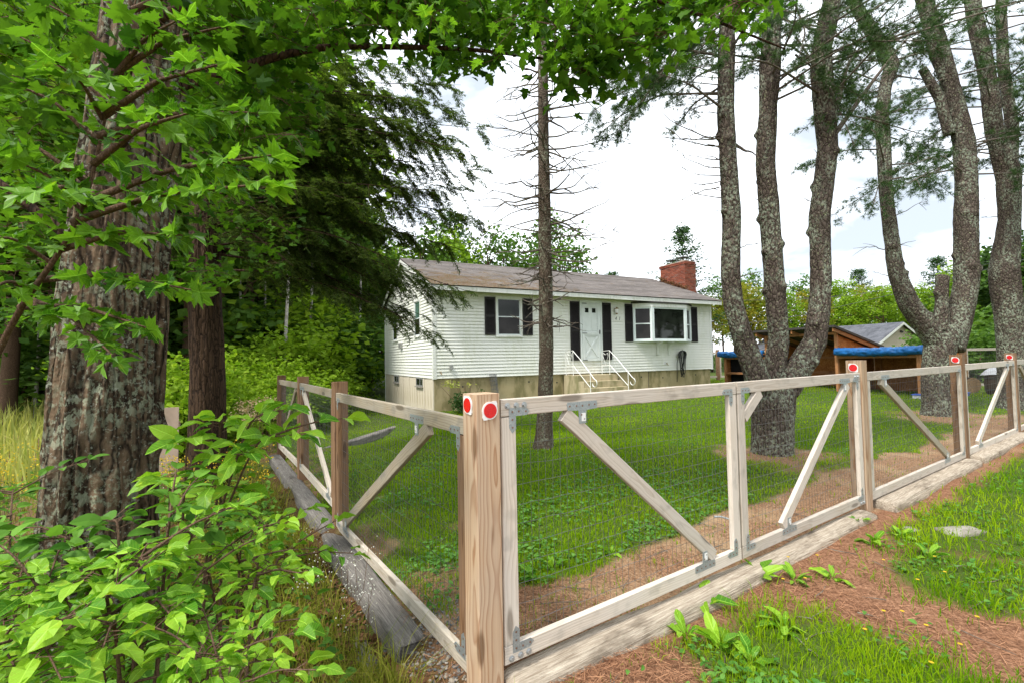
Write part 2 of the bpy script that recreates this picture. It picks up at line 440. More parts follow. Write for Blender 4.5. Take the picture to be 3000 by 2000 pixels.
# what grows or lies where (0..1): shared by the soil and by what is scattered on it
def masks(x, y):
    s, v = sw(x, y); a, b = hab(x, y)
    n = fbm(x * 1.7, y * 1.7, 0, 21) - .5; n2 = fbm(x * .8, y * .8, 0, 31) - .5; n3 = fbm(x * 5, y * 5, 0, 41) - .5
    inside = (s > .05) & (v > -.02)
    strip = sstep(.98, .66, v + n * .55 + n3 * .15) * sstep(16, 13, s)                    # needle path along the inside of the gates
    pad = sstep(1.25, .5, np.hypot(x - 4.0, y - 7.0) + n * .9) + sstep(1.5, .6, np.hypot(x - 9.9, y - 10.6) + n)
    lft = sstep(.8, .15, s + n * 1.6 + n3 * .5) * .6 + sstep(.18, .34, n2 + n * .5) * sstep(3.2, 1.2, s) * .6
    bare_in = np.clip(np.maximum(np.maximum(strip, pad * .8), lft), 0, 1)
    g1 = sstep(.95, .35, np.hypot((x - 1.55) * .8, y - 2.25) + n * .9)
    g1 = np.maximum(g1, sstep(1.0, .4, np.hypot(x - 2.1, y - 1.55) + n * .8))
    lush = sstep(2.9, 4.3, s + n * 1.2) * sstep(-.12, -.5, v + n3 * .3)
    lush = np.maximum(lush, sstep(.7, .2, np.hypot(x - 3.2, y - 3.3) + n))
    g_out = np.clip(np.maximum(g1, lush * .95), 0, 1)
    right = (v <= -.02) & (s > -.6 + .35 * np.minimum(v, 0))
    left = ~inside & ~right
    far = (a > -2.5) & (b > .0) | (np.hypot(x, y) > 22)
    green = np.where(inside, 1 - bare_in, np.where(right, g_out, .35 + .5 * sstep(-.1, .25, n2)))
    green = np.where(far, .9, green)
    litter = np.where(left & ~far, sstep(-6.5, -1.5, s), 0)
    return np.clip(green, 0, 1), inside, right, left & ~far, litter
def axis_(lo, hi, st, far):
    c = np.arange(lo, hi, st)
    k = 1.22; a_, b_ = [], []
    d = st; q = lo
    while q > -far: d *= k; q -= d; a_.append(q)
    d = st; q = c[-1]
    while q < far: d *= k; q += d; b_.append(q)
    return np.array(a_[::-1] + list(c) + b_)
gx, gy = axis_(-7, 13, .085, 420), axis_(.3, 15, .085, 420)
GX, GY = np.meshgrid(gx, gy)
GZ = hgt(GX, GY) + (fbm(GX * 6, GY * 6, 0, 5) - .5) * .022
nv, nu = GX.shape
ii = np.arange(nv * nu).reshape(nv, nu)
gf = np.stack([ii[:-1, :-1], ii[:-1, 1:], ii[1:, 1:], ii[1:, :-1]], -1).reshape(-1, 4)
gm = masks(GX.ravel(), GY.ravel())
def ground_mat():
    t = NT('ground_soil')
    v = t.obj()
    g, li = t.attr('tint'), t.attr('litter')
    n = t.noise(v, 9, 5, .65); f = t.noise(v, 55, 4, .7); big = t.noise(v, 1.3, 3)
    dirt = t.ramp(f, [(.30, (.085, .042, .022)), (.48, (.25, .145, .082)), (.68, (.40, .27, .17))])
    dirt = t.mix(t.math('MULTIPLY', t.step(big, .45, .62), .6), dirt, t.ramp(f, [(.3, (.30, .21, .12)), (.7, (.45, .33, .20))]))
    lit = t.ramp(f, [(.3, (.055, .03, .016)), (.55, (.15, .085, .045)), (.75, (.24, .15, .085))])
    gr = t.ramp(n, [(.3, (.035, .065, .012)), (.7, (.085, .125, .024))])
    red = t.ramp(f, [(.30, (.07, .032, .018)), (.5, (.22, .105, .06)), (.7, (.37, .21, .13))])
    c = t.mix(t.attr('needle'), dirt, red); c = t.mix(li, c, lit)
    c = t.mix(t.step(t.math('ADD', g, t.math('MULTIPLY', t.math('SUBTRACT', f, .5), 1.3)), .25, .95), c, gr)
    return t.fin(c, .95, .05, 0, t.bump(t.math('ADD', f, n), .5, .03))
gme = npmesh('ground', np.stack([GX.ravel(), GY.ravel(), GZ.ravel()], 1), gf, ground_mat(), True, gm[0])
_a = gme.attributes.new('litter', 'FLOAT', 'POINT'); _a.data.foreach_set('value', gm[4].astype(np.float32))
_a = gme.attributes.new('needle', 'FLOAT', 'POINT'); _a.data.foreach_set('value', (gm[2] * sstep(.2, .45, fbm(GX.ravel() * .9, GY.ravel() * .9, 0, 47)) * .9).astype(np.float32))
ground = link('ground', gme); tag(ground, kind='structure', label='yard soil with lawn, needle path and shady bank')

# ------------------------------------------------------------------ fence and gates
UP = Vector((0, 0, 1))
def v3(a): return Vector((a[0], a[1], 0))
def lplate(fx, fz, L1=.13, L2=.13, wd=.042):
    """corner plate with clipped ends, inner corner at the origin's side; fx, fz = -1 or 1 mirror it"""
    p = [(0, 0), (L1 - .025, 0), (L1, wd * .55), (L1 - .02, wd), (wd, wd), (wd, L2 - .02), (wd * .45, L2), (0, L2 - .03)]
    p = [(q[0] * fx, q[1] * fz) for q in p]
    return p if fx * fz > 0 else p[::-1]
def tplate(fz):
    p = [(-.11, 0), (.11, 0), (.115, .012), (.11, .045), (.03, .05), (.026, .125), (-.026, .125), (-.03, .05), (-.11, .045), (-.115, .012)]
    p = [(q[0], q[1] * fz) for q in p]
    return p if fz > 0 else p[::-1]
def disc(mb, x, z, r, y0, y1, n=6):
    mb.prism([(z + r * math.sin(k * 2 * math.pi / n), x + r * math.cos(k * 2 * math.pi / n)) for k in range(n)], 1, y0, y1)
class Run:
    """a straight stretch of fence: d along it, n towards the outside"""
    def __init__(s, parent, d, n):
        s.par, s.d, s.n = parent, v3(d), v3(n)
        s.O = Vector((P0[0], P0[1], 0))
    def pt(s, q, z, off=.03): return s.O + s.d * q + UP * z - s.n * off
    def post(s, q, top, mat, wd=.14, base=-.45, lean=0.0):
        c = s.pt(q + wd / 2, base, wd / 2)
        return board('post', c, c + UP * (top - base) + s.d * lean, wd, wd, s.n, M[mat], s.par, .006)
    def plate(s, name, poly, q, z, screws, mat='galv'):
        m = frame(s.pt(q, z, .0105), s.d, z=UP)
        mb = MB(); mb.prism([(b, a) for (a, b) in poly], 1, -.0015, .0015)
        o = mb.build(name, M[mat], s.par, m)
        sb = MB()
        for (a, b) in screws: disc(sb, a, b, .0055, -.0035, .0035)
        if screws: sb.build('screws', M['screw'], o, m)['kind'] = 'stuff'
        return o
    def corner(s, q, z, fx, fz):
        s.plate('corner_bracket', lplate(fx, fz), q, z, [(fx * a, fz * b) for a, b in ((.02, .02), (.06, .02), (.105, .022), (.02, .06), (.02, .10))])
    def tee(s, q, z, fz):
        s.plate('tee_bracket', tplate(fz), q, z, [(a, fz * b) for a, b in ((-.095, .022), (-.045, .022), (.0, .024), (.05, .022), (.095, .022), (-.008, .075), (.012, .10))])
        s.plate('sticker', [(-.012, fz * .066), (.018, fz * .066), (.018, fz * .112), (-.012, fz * .112)] if fz > 0 else [(-.012, fz * .112), (.018, fz * .112), (.018, fz * .066), (-.012, fz * .066)], q + .004, z, [], 'plastic_white').location += s.n * .002
    def bolt(s, q, z):
        mb = MB()
        disc(mb, 0, 0, .016, -.004, .004, 12); disc(mb, 0, 0, .011, -.012, .012, 6)
        mb.build('bolt', M['bolt'], s.par, frame(s.pt(q, z, .011), s.d, z=UP))
    def reflect(s, q, z, face):
        """white plate with two ears and a red disc; face 'n' (outer side of the post) or 'd' (side facing back along the run)"""
        if face == 'n': m = frame(s.pt(q, z, -.0005), s.d, z=UP); sg = -1 if s.n.dot(Vector(m.col[1][:3])) < 0 else 1
        else:
            ax = -s.n; m = frame(s.pt(q, z, .07) - s.d * .0005, ax, z=UP); sg = -1 if (-s.d).dot(Vector(m.col[1][:3])) < 0 else 1
        pts = []
        for k in range(28):
            a = 2 * math.pi * k / 28
            r = .044
            for e in (.85, .85 + math.pi):
                dd = abs((a - e + math.pi) % (2 * math.pi) - math.pi)
                if dd < .45: r = max(r, .044 + .016 * (1 - dd / .45))
            pts.append((r * math.sin(a), r * math.cos(a)))
        mb = MB(); mb.prism(pts, 1, 0 if sg > 0 else -.006, .006 if sg > 0 else 0)
        o = mb.build('reflector', M['plastic_white'], s.par, m)
        lb = MB(); disc(lb, 0, 0, .0365, sg * .0062 if sg > 0 else -.009, .009 if sg > 0 else -.0062, 28)
        lb.build('red_lens', M['reflector'], o, m)
    def panel(s, s0, s1, zb, zt, rail, stile, brace=None, brail=None, step_=.052):
        """frame of four boards with a brace and welded wire; zb / zt = heights at both ends of bottom rail (under side) and top rail (upper side)"""
        lz = lambda pr, q: pr[0] + (pr[1] - pr[0]) * (q - s0) / (s1 - s0)
        mr, ms = M[rail], M[stile]
        h = .089
        board('rail', s.pt(s0, zt[0] - h / 2), s.pt(s1, zt[1] - h / 2), h, .038, UP, mr, s.par)
        board('rail', s.pt(s0, zb[0] + h / 2), s.pt(s1, zb[1] + h / 2), h, .038, UP, M[brail or rail], s.par)
        for q in (s0 + h / 2 + .001, s1 - h / 2 - .001):
            board('stile', s.pt(q, lz(zb, q) + h + .004), s.pt(q, lz(zt, q) - h - .004), h, .038, s.d, ms, s.par)
        if brace:
            for (qa, qb, bm) in brace:
                z0, z1 = lz(zb, qa) + h + .008, lz(zt, qb) - h - .008
                p, q_ = s.pt(qa, z0), s.pt(qb, z1)
                u_ = (q_ - p).normalized(); wd = u_.cross(s.n)
                board('brace', p + u_ * .018, q_ - u_ * .018, h, .036, wd, M[bm], s.par)
        # welded wire: thin uprights, slightly wavy long wires
        mb = MB(); r_ = random.Random(int(s0 * 100))
        a0, a1 = s0 + .03, s1 - .03
        q = a0 + .02
        while q < a1:
            x = q + r_.uniform(-.004, .004)
            za, zc = lz(zb, q) + .03, lz(zt, q) - .03
            mid = s.pt(x + r_.uniform(-.006, .006), (za + zc) / 2, .054 + r_.uniform(-.004, .008))
            mb.tube([s.pt(x, za, .054), mid, s.pt(x, zc, .054)], .0012, 3, False)
            q += step_
        k = 0; nz = 12
        for k in range(nz + 1):
            pts = []
            m_ = int((a1 - a0) / .104) + 1
            for j in range(m_ + 1):
                q = a0 + (a1 - a0) * j / m_
                f = k / nz
                z = lz(zb, q) + .04 + f * (lz(zt, q) - lz(zb, q) - .08)
                pts.append(s.pt(q, z + r_.uniform(-.0035, .0035) - .012 * math.sin(math.pi * j / m_) * (1 if k % 2 else .4), .054 + r_.uniform(-.003, .006)))
            mb.tube(pts, .0015, 3, False)
        mb.build('wire_mesh', M['wire'], s.par, Matrix.Identity(4))
nu_, nv_ = -FV, -FU                       # outward sides of the right and of the left run
g1 = empty('gate', fp(.15, 0), label='near gate leaf with diagonal brace falling right, next to the corner post', cat='gate', group='gate leaves')
rn = Run(g1, FU, nu_)
rn.panel(.152, 2.245, (.125, .125), (1.447, 1.447), 'white_wood', 'white_wood', [(1.93, .56, 'white_wood')])
rn.corner(.152 + .089 - .042, 1.447 - .089 + .042, 1, -1); rn.corner(.152 + .089 - .042, .125 + .089 - .042, 1, 1)
rn.corner(2.245 - .089 + .042, 1.447 - .089 + .042, -1, -1); rn.corner(2.245 - .089 + .042, .125 + .089 - .042, -1, 1)
rn.tee(.70, 1.447 - .089 + .045, -1); rn.tee(1.80, .125 + .089 - .045, 1)
for q in (.19, .245, .295): rn.bolt(q, 1.412)
for q in (.19, .245, .295): rn.bolt(q, .150)
mb = MB(); mb.tube([rn.pt(2.14, .44, .04), rn.pt(2.14, .44, .10), rn.pt(2.10, .44, .13)], .007, 6); mb.build('latch', M['bolt'], g1, Matrix.Identity(4))
g2 = empty('gate', fp(2.27, 0), label='far gate leaf with white brace rising right, in front of three-stemmed pine', cat='gate', group='gate leaves')
rn = Run(g2, FU, nu_)
rn.panel(2.268, 4.478, (.125, .128), (1.447, 1.45), 'white_wood', 'white_wood', [(2.86, 4.22, 'white_wood')])
board('knee_brace', rn.pt(2.36, 1.17), rn.pt(2.60, 1.352), .089, .036, Vector((-FU[0] * .6, -FU[1] * .6, .8)), M['white_wood'], g2)
rn.corner(2.268 + .089 - .042, 1.447 - .089 + .042, 1, -1); rn.corner(2.268 + .089 - .042, .125 + .089 - .042, 1, 1)
rn.corner(4.478 - .089 + .042, 1.45 - .089 + .042, -1, -1); rn.corner(4.478 - .089 + .042, .128 + .089 - .042, -1, 1)
rn.tee(4.12, 1.449 - .089 + .045, -1); rn.tee(2.96, .126 + .089 - .045, 1)
for q in (4.36, 4.42): rn.bolt(q, 1.415)
for q in (4.37, 4.43): rn.bolt(q, .155)

fl = empty('wire_fence', fp(0, .1), label='left stretch of wood and wire fence going downhill from the thick corner post', cat='fence')
rl = Run(fl, FV, nv_)
rr0 = Run(fl, FU, nu_)
cpst = rr0.post(0, 1.48, 'post_wood')
rr0.reflect(.078, 1.398, 'n'); rl.reflect(.075, 1.425, 'n')
rl.post(3.04, 1.445, 'brown_wood', lean=.02); rl.post(5.36, 1.45, 'brown_wood'); rl.post(7.83, 1.42, 'brown_wood', lean=-.03)
rl.panel(.145, 3.036, (.065, -.05), (1.353, 1.335), 'old_rail', 'brown_wood', [(2.78, .62, 'old_rail')], 'rail_wood')
rl.panel(3.185, 5.355, (.11, .11), (1.358, 1.36), 'old_rail', 'brown_wood', [(3.30, 5.16, 'white_wood')], 'rail_wood')
rl.panel(5.505, 7.825, (.10, .05), (1.36, 1.34), 'old_rail', 'brown_wood', [(7.5, 5.75, 'old_rail')], 'rail_wood')
rl.tee(.80, 1.352 - .089 + .045, -1); rl.tee(2.64, -.035 + .089 - .045, 1); rl.tee(3.42, .11 + .089 - .045, 1); rl.tee(5.06, 1.36 - .089 + .045, -1)
rl.corner(.145 + .05, 1.352 - .05, 1, -1); rl.corner(.145 + .02, .065 + .06, 1, 1); rl.corner(3.036 - .047, 1.335 - .047, -1, -1); rl.corner(3.036 - .047, -.05 + .047, -1, 1)
rl.corner(5.355 - .047, 1.36 - .047, -1, -1); rl.corner(5.355 - .047, .11 + .047, -1, 1)
# hinge-side plates on the posts
fr = empty('wire_fence', fp(4.6, .07), label='right stretch of wood and wire fence running past the pines, red reflectors on posts', cat='fence')
rr = Run(fr, FU, nu_)
for q, tp in ((4.493, 1.575), (7.94, 1.60), (11.16, 1.60), (14.3, 1.62)):
    rr.post(q, tp, 'brown_wood' if q > 5 else 'post_wood')
    rr.reflect(q, tp - .075, 'd')
rr.panel(4.638, 7.935, (.13, .14), (1.45, 1.452), 'white_wood', 'rail_wood', [(7.25, 5.02, 'old_rail')])
rr.panel(8.085, 11.155, (.15, .16), (1.46, 1.465), 'white_wood', 'rail_wood', [(8.6, 10.75, 'white_wood')])
rr.panel(11.305, 14.29, (.17, .18), (1.47, 1.475), 'white_wood', 'rail_wood', [(13.7, 11.6, 'old_rail')])
rr.tee(5.14, 1.45 - .089 + .045, -1); rr.tee(7.12, .14 + .089 - .045, 1); rr.tee(8.72, .15 + .089 - .045, 1); rr.tee(10.64, 1.465 - .089 + .045, -1)
for (q, za, zb_) in ((7.935, 1.452, .14), (11.155, 1.465, .16)):
    rr.corner(q - .047, za - .047, -1, -1); rr.corner(q - .047, zb_ + .047, -1, 1)

# ------------------------------------------------------------------ timbers on the ground
def log_mat(name, pale, dark, sc_=1.0):
    t = NT(name)
    v = t.shuffled()
    g = t.noise(t.map(v, (2.2 * sc_, 46, 46)), 2.2, 5, .7, .4)
    b = t.noise(t.map(v, (1.6, 4, 4)), 1.6, 4, .6)
    c = t.ramp(g, [(.33, dark), (.5, tuple((x + y) / 2 for x, y in zip(pale, dark))), (.68, pale)])
    c = t.mix(t.math('MULTIPLY', t.step(b, .50, .68), .7), c, tuple(x * .6 for x in dark))
    M[name] = t.fin(c, .9, .1, 0, t.bump(g, .8, .02))
log_mat('log_wood', (.58, .50, .40), (.23, .18, .13))
log_mat('tie_wood', (.31, .285, .26), (.11, .10, .09))
def timber(name, p0, p1, wd, ht, mat, label, group=None, rough=.012, roll=0.0, rnd=0.0, seed=1, sag=0.0):
    """weathered beam: rounded rectangle (rnd=1 makes it a log), its skin broken by long splits"""
    p0, p1 = Vector(p0), Vector(p1); Ln = (p1 - p0).length
    nx, na = max(8, int(Ln / .045)), 36
    X = np.linspace(0, Ln, nx)
    A = np.linspace(0, 2 * np.pi, na, endpoint=False)
    e = 2.0 / (5 - 3 * rnd)
    cy_, cz_ = np.sign(np.cos(A)) * np.abs(np.cos(A)) ** e * wd / 2, np.sign(np.sin(A)) * np.abs(np.sin(A)) ** e * ht / 2
    xx, aa = np.meshgrid(X, np.arange(na), indexing='ij')
    yy, zz = cy_[aa], cz_[aa]
    n1 = fbm(xx * 1.1, yy * 38, zz * 38, seed, 3) - .5; n2 = fbm(xx * 1.2, yy * 6, zz * 6, seed + 9) - .5
    k = 1 + (n1 * rough * 2 + n2 * rough * 2.4) / (min(wd, ht) / 2)
    ends = 1 - .10 * np.exp(-np.minimum(xx, Ln - xx) / .03)
    vv = np.stack([xx + (vnoise(aa * .7, 0, 0, seed) - .5) * .03 * (np.where(xx < .05, 1, 0) + np.where(xx > Ln - .05, 1, 0)), yy * k * ends, zz * k * ends + sag * np.sin(np.pi * xx / Ln)], -1).reshape(-1, 3)
    id_ = np.arange(nx * na).reshape(nx, na)
    q = np.stack([id_[:-1], np.roll(id_, -1, 1)[:-1], np.roll(id_, -1, 1)[1:], id_[1:]], -1).reshape(-1, 4)
    caps = np.array([list(id_[0][::-1]), list(id_[-1])])
    me = npmesh(name, vv, [q, caps], M[mat], True)
    m = frame(p0, p1 - p0, z=UP) @ Matrix.Rotation(roll, 4, 'X')
    o = link(name, me, None, None, m)
    return tag(o, label, 'timber', group)
timber('landscape_log', fp(.16, -.01, -.03), fp(4.42, -.02, -.015), .21, .20, 'log_wood', 'long weathered grey log lying under both gate leaves', rough=.018, rnd=.75, seed=3)
timber('landscape_timber', fp(4.75, -.03, .035), fp(8.0, -.02, .055), .26, .16, 'log_wood', 'flat weathered timber under fence right of the gate post', 'timbers under the fence', rough=.012, rnd=.2, seed=5)
timber('landscape_timber', fp(8.15, -.02, .06), fp(11.3, -.02, .09), .24, .16, 'log_wood', 'flat weathered timber under fence before the last reflector post', 'timbers under the fence', rough=.012, rnd=.2, seed=8)
timber('railroad_tie', fp(-.05, .72, -.115), fp(-.05, 3.02, -.15), .2, .18, 'tie_wood', 'dark mossy tie beside the brace of the nearest left fence panel', 'ties along the left fence', rough=.0035, roll=R(2), rnd=.0, seed=13)
timber('railroad_tie', fp(-.05, 3.03, -.105), fp(-.05, 5.5, -.12), .2, .18, 'tie_wood', 'dark tie under second left fence panel, white brace above it', 'ties along the left fence', rough=.0035, roll=R(2), rnd=.0, seed=15)
timber('railroad_tie', fp(-.05, 5.51, -.125), fp(-.05, 7.9, -.16), .2, .18, 'tie_wood', 'dark tie at far end of the left fence', 'ties along the left fence', rough=.0035, roll=R(2), rnd=.0, seed=17)
timber('railroad_tie', fp(.25, 7.9, -.30), (-3.15, 12.75, -.19), .2, .2, 'tie_wood', 'long dark tie edging the lawn near the house corner', rough=.010, rnd=.05, seed=19)
timber('railroad_tie', fp(-.28, .5, -.20), fp(-.24, 1.3, -.25), .12, .12, 'tie_wood', 'short buried tie end in gravel by the corner post', rough=.010, rnd=.1, seed=23)
# ------------------------------------------------------------------ house
def siding_mat(name, c, grime, amt):
    t = NT(name)
    g = t.n('ShaderNodeNewGeometry').outputs['Position']
    n = t.noise(t.map(g, (1.0, 1.0, .35)), 1.1, 4, .6); f = t.noise(t.map(g, (3, 3, 1)), 4, 4, .65)
    m = t.math('MULTIPLY', t.math('MULTIPLY', t.step(n, .40, .66), t.step(f, .3, .7)), amt)
    M[name] = t.fin(t.mix(m, c, grime), .5, .3)
siding_mat('siding', (.77, .77, .715), (.54, .56, .38), .45)
siding_mat('siding_tan', (.55, .47, .36), (.45, .38, .28), .3)
siding_mat('trim_white', (.76, .765, .73), (.42, .43, .30), .55)
def concrete(name, a, b, stain):
    t = NT(name)
    v = t.obj()
    n = t.noise(v, 1.4, 5, .62); f = t.noise(v, 28, 3, .6); s2 = t.noise(t.map(v, (1.4, 1.4, .5)), 2.1, 4, .6)
    c = t.ramp(n, [(.3, a), (.7, b)])
    c = t.mix(t.math('MULTIPLY', t.step(s2, .44, .64), .85), c, stain)
    c = t.mix(t.math('MULTIPLY', t.step(f, .5, .8), .2), c, tuple(x * .6 for x in a))
    M[name] = t.fin(c, .9, .15, 0, t.bump(f, .2, .01))
concrete('foundation', (.36, .285, .15), (.45, .37, .22), (.19, .165, .075))
concrete('step_concrete', (.40, .33, .21), (.48, .41, .27), (.20, .19, .09))
concrete('pale_panel', (.60, .53, .42), (.68, .61, .50), (.47, .39, .27))
concrete('stone', (.26, .24, .21), (.36, .33, .29), (.17, .155, .12))
def shingle_mat(name, lo, hi, moss=None):
    t = NT(name)
    v = t.obj()
    f = t.noise(v, 90, 2, .6); st = t.noise(t.map(v, (.5, 2.2, 2.2)), 1.0, 3)
    c = t.mix(.55, t.ramp(t.attr('tint'), [(0, lo), (1, hi)]), t.ramp(f, [(.3, lo), (.7, hi)]))
    c = t.mix(t.math('MULTIPLY', t.step(st, .42, .66), .45), c, tuple(x * .55 for x in lo))
    if moss:
        sx = t.n('ShaderNodeSeparateXYZ', {0: v})
        mn = t.noise(v, 2.4, 4, .65); mf = t.noise(v, 34, 3)
        edge = t.math('MULTIPLY', t.step(sx.outputs[1], 2.9, -.3), t.step(sx.outputs[0], 7.5, .5))
        m = t.math('MULTIPLY', t.step(t.math('ADD', mn, t.math('MULTIPLY', edge, .32)), .56, .80), t.step(mf, .30, .62))
        c = t.mix(m, c, t.ramp(t.noise(v, 11, 2), [(.35, moss), (.65, (.15, .072, .028))]))
    M[name] = t.fin(c, .9, .12, 0, t.bump(f, .4, .006))
shingle_mat('shingles', (.135, .118, .11), (.25, .222, .205), (.13, .10, .03))
shingle_mat('shingles_dark', (.085, .09, .105), (.17, .175, .195))
plain('roof_edge', (.05, .045, .04), .8)
plain('shutter', (.016, .013, .013), .55, .3, var=.35, sc_=14)
plain('door_white', (.66, .70, .68), .45, .35, var=.05)
plain('alu_white', (.68, .74, .73), .4, .4, var=.06)
plain('metal_pale', (.72, .72, .68), .38, .5, var=.10, sc_=25)
plain('metal_grey', (.33, .33, .31), .45, .4, .4)
plain('dark_metal', (.07, .07, .07), .5, .4, .6)
plain('brass', (.32, .22, .10), .4, .5, .7)
plain('rubber', (.012, .012, .013), .42, .4, var=.3)
plain('black_print', (.02, .02, .02), .5)
def brick_mat():
    t = NT('brick')
    r = t.rand(); n = t.noise(t.shuffled(), 22, 4)
    c = t.ramp(r, [(0, (.15, .045, .030)), (.35, (.25, .07, .042)), (.7, (.32, .10, .06)), (1, (.22, .11, .085))])
    M['brick'] = t.fin(t.mix(t.math('MULTIPLY', t.step(n, .4, .75), .4), c, (.14, .05, .035)), .9, .1, 0, t.bump(n, .4, .01))
brick_mat()
plain('mortar', (.36, .31, .26), .95, .05, var=.2, sc_=30)
def glass_mat(name, tint, refl=.6):
    t = NT(name)
    n = t.noise(t.shuffled(), 3.0, 3)
    c = t.ramp(n, [(.35, tuple(x * .5 for x in tint)), (.65, tint)])
    M[name] = t.fin(c, .04, refl)
glass_mat('glass', (.020, .024, .018), .3)
glass_mat('glass_green', (.09, .17, .14), .4)
glass_mat('screen', (.030, .026, .025), .15)

house = empty('house', (H0[0], H0[1], 0), HYAW, 'white single storey house with black shutters, bay window and brick chimney', 'house')
def hb_(name, mat, parent=house, *boxes, smooth=False):
    mb = MB()
    for b in boxes: mb.box(*b)
    o = link(name, mb.mesh(name, M[mat], smooth)); o.parent = parent
    return o
HW, HD, ZS, ZT, EX = 12.06, 7.15, 1.11, 3.79, .1028
RS = .392                                           # roof slope
def zr(b): return 3.90 + RS * (min(b, HD - b) + .42) # top of the roof deck above depth b
wall_f = hb_('wall', 'siding', house, (.02, HW - .02, .012, .12, ZS, ZT))
wall_l = MB().prism([(.0, ZS), (HD, ZS), (HD, 3.98), (HD / 2, zr(HD / 2) - .05), (.0, 3.98)], 0, .012, .12).build('wall', M['siding']); wall_l.parent = house
wall_r = MB().prism([(.0, ZS), (HD, ZS), (HD, 3.98), (HD / 2, zr(HD / 2) - .05), (.0, 3.98)], 0, HW - .12, HW - .012).build('wall', M['siding']); wall_r.parent = house
wall_b = hb_('wall', 'siding', house, (.02, HW - .02, HD - .12, HD - .012, ZS, ZT))
prof = [(0, 0), (0, EX + .002), (-.003, EX + .002), (-.027, .010), (-.027, 0)]
sm_a = MB().prism(prof, 0, 0, 1).mesh('siding_board', M['siding'])
sm_b = MB().prism([(q[1], q[0]) for q in prof], 1, 0, 1).mesh('siding_board', M['siding'])
def siding(wall, axis, lo, hi, z0, n, openings, limit=None):
    for i in range(n):
        z = z0 + i * EX; zm = z + EX / 2
        a, b = (lo, hi) if limit is None else limit(z + EX)
        if b - a < .1: continue
        cuts = sorted((max(o[0], a), min(o[1], b)) for o in openings if o[2] < zm < o[3] and o[1] > a and o[0] < b)
        p = a
        for (c0, c1) in cuts + [(b, b)]:
            if c0 - p > .03:
                o = link('siding_board', sm_a if axis == 0 else sm_b); o.parent = wall
                if axis == 0: o.location = (p, .012, z); o.scale = (c0 - p, 1, 1)
                else: o.location = (.012, p, z); o.scale = (1, c0 - p, 1)
            p = max(p, c1)
OF = [(2.09, 3.06, 2.37, 3.69), (5.37, 6.33, 1.53, 3.72), (7.79, 10.84, 2.22, 3.75)]
siding(wall_f, 0, .09, HW - .09, ZS, 26, OF)
OG = [(1.30, 2.10, 2.42, 3.70), (4.62, 5.46, 2.42, 3.70)]
def glim(z):
    if z < 3.86: return .09, HD - .09
    b = (z - 3.90) / RS - .42 + .16
    return b, HD - b
siding(wall_l, 1, 0, 0, ZS, 40, OG, glim)
for x0, x1 in ((-.012, .09), (HW - .09, HW + .012)):
    hb_('corner_trim', 'trim_white', house, (x0, x1, -.020, .011, ZS - .02, ZT))
hb_('corner_trim', 'trim_white', house, (-.014, .011, .0115, .095, ZS - .02, ZT)); hb_('corner_trim', 'trim_white', house, (-.014, .02, HD - .09, HD + .01, ZS - .02, ZT))
hb_('corner_trim', 'trim_white', house, (HW - .011, HW + .014, .0115, .095, ZS - .02, ZT))
fnd = hb_('foundation', 'foundation', house, (.04, HW - .10, .05, HD - .05, -.9, ZS - .003))
for i, a in enumerate((.95, 2.1, 3.3, 4.4, 7.1, 8.2, 9.3, 10.3, 11.1)):
    mb = MB(); disc(mb, 0, 0, .03, -.004, .004, 7); o = mb.build('form_tie', M['roof_edge']); o.parent = house; o.location = (a, .048, .83 + .03 * (i % 3))
hb_('joint', 'roof_edge', house, (8.55, 8.572, .046, .06, -.2, ZS - .01))
pw = 7.0 / 22
pm = MB().box(0, .03, .006, pw - .006, -.9, ZS - .01).mesh('foundation_panel', M['pale_panel'])
for i in range(22):
    b0 = .055 + i * pw
    o = link('foundation_panel', pm); o.parent = house; o.location = (.005 + .004 * (i % 3), b0, 0)
hb_('corner_trim', 'trim_white', house, (-.01, .05, HD - .09, HD - .0, -.9, ZS - .025))
for (b0, b1) in ((1.165, 1.95), (4.53, 5.30)):
    f_ = hb_('basement_window', 'metal_grey', house, (-.02, .03, b0, b1, .82, .86), (-.02, .03, b0, b1, 1.06, 1.10), (-.02, .03, b0, b0 + .04, .861, 1.059), (-.02, .03, b1 - .04, b1, .861, 1.059), (-.02, .03, b0 * .6 + b1 * .4 - .02, b0 * .6 + b1 * .4 + .02, .861, 1.059))
    hb_('pane', 'glass', f_, (-.004, .004, b0 + .04, b1 - .04, .861, 1.059))
    hb_('sill', 'stone', f_, (-.06, .028, b0 - .03, b1 + .03, .78, .817))
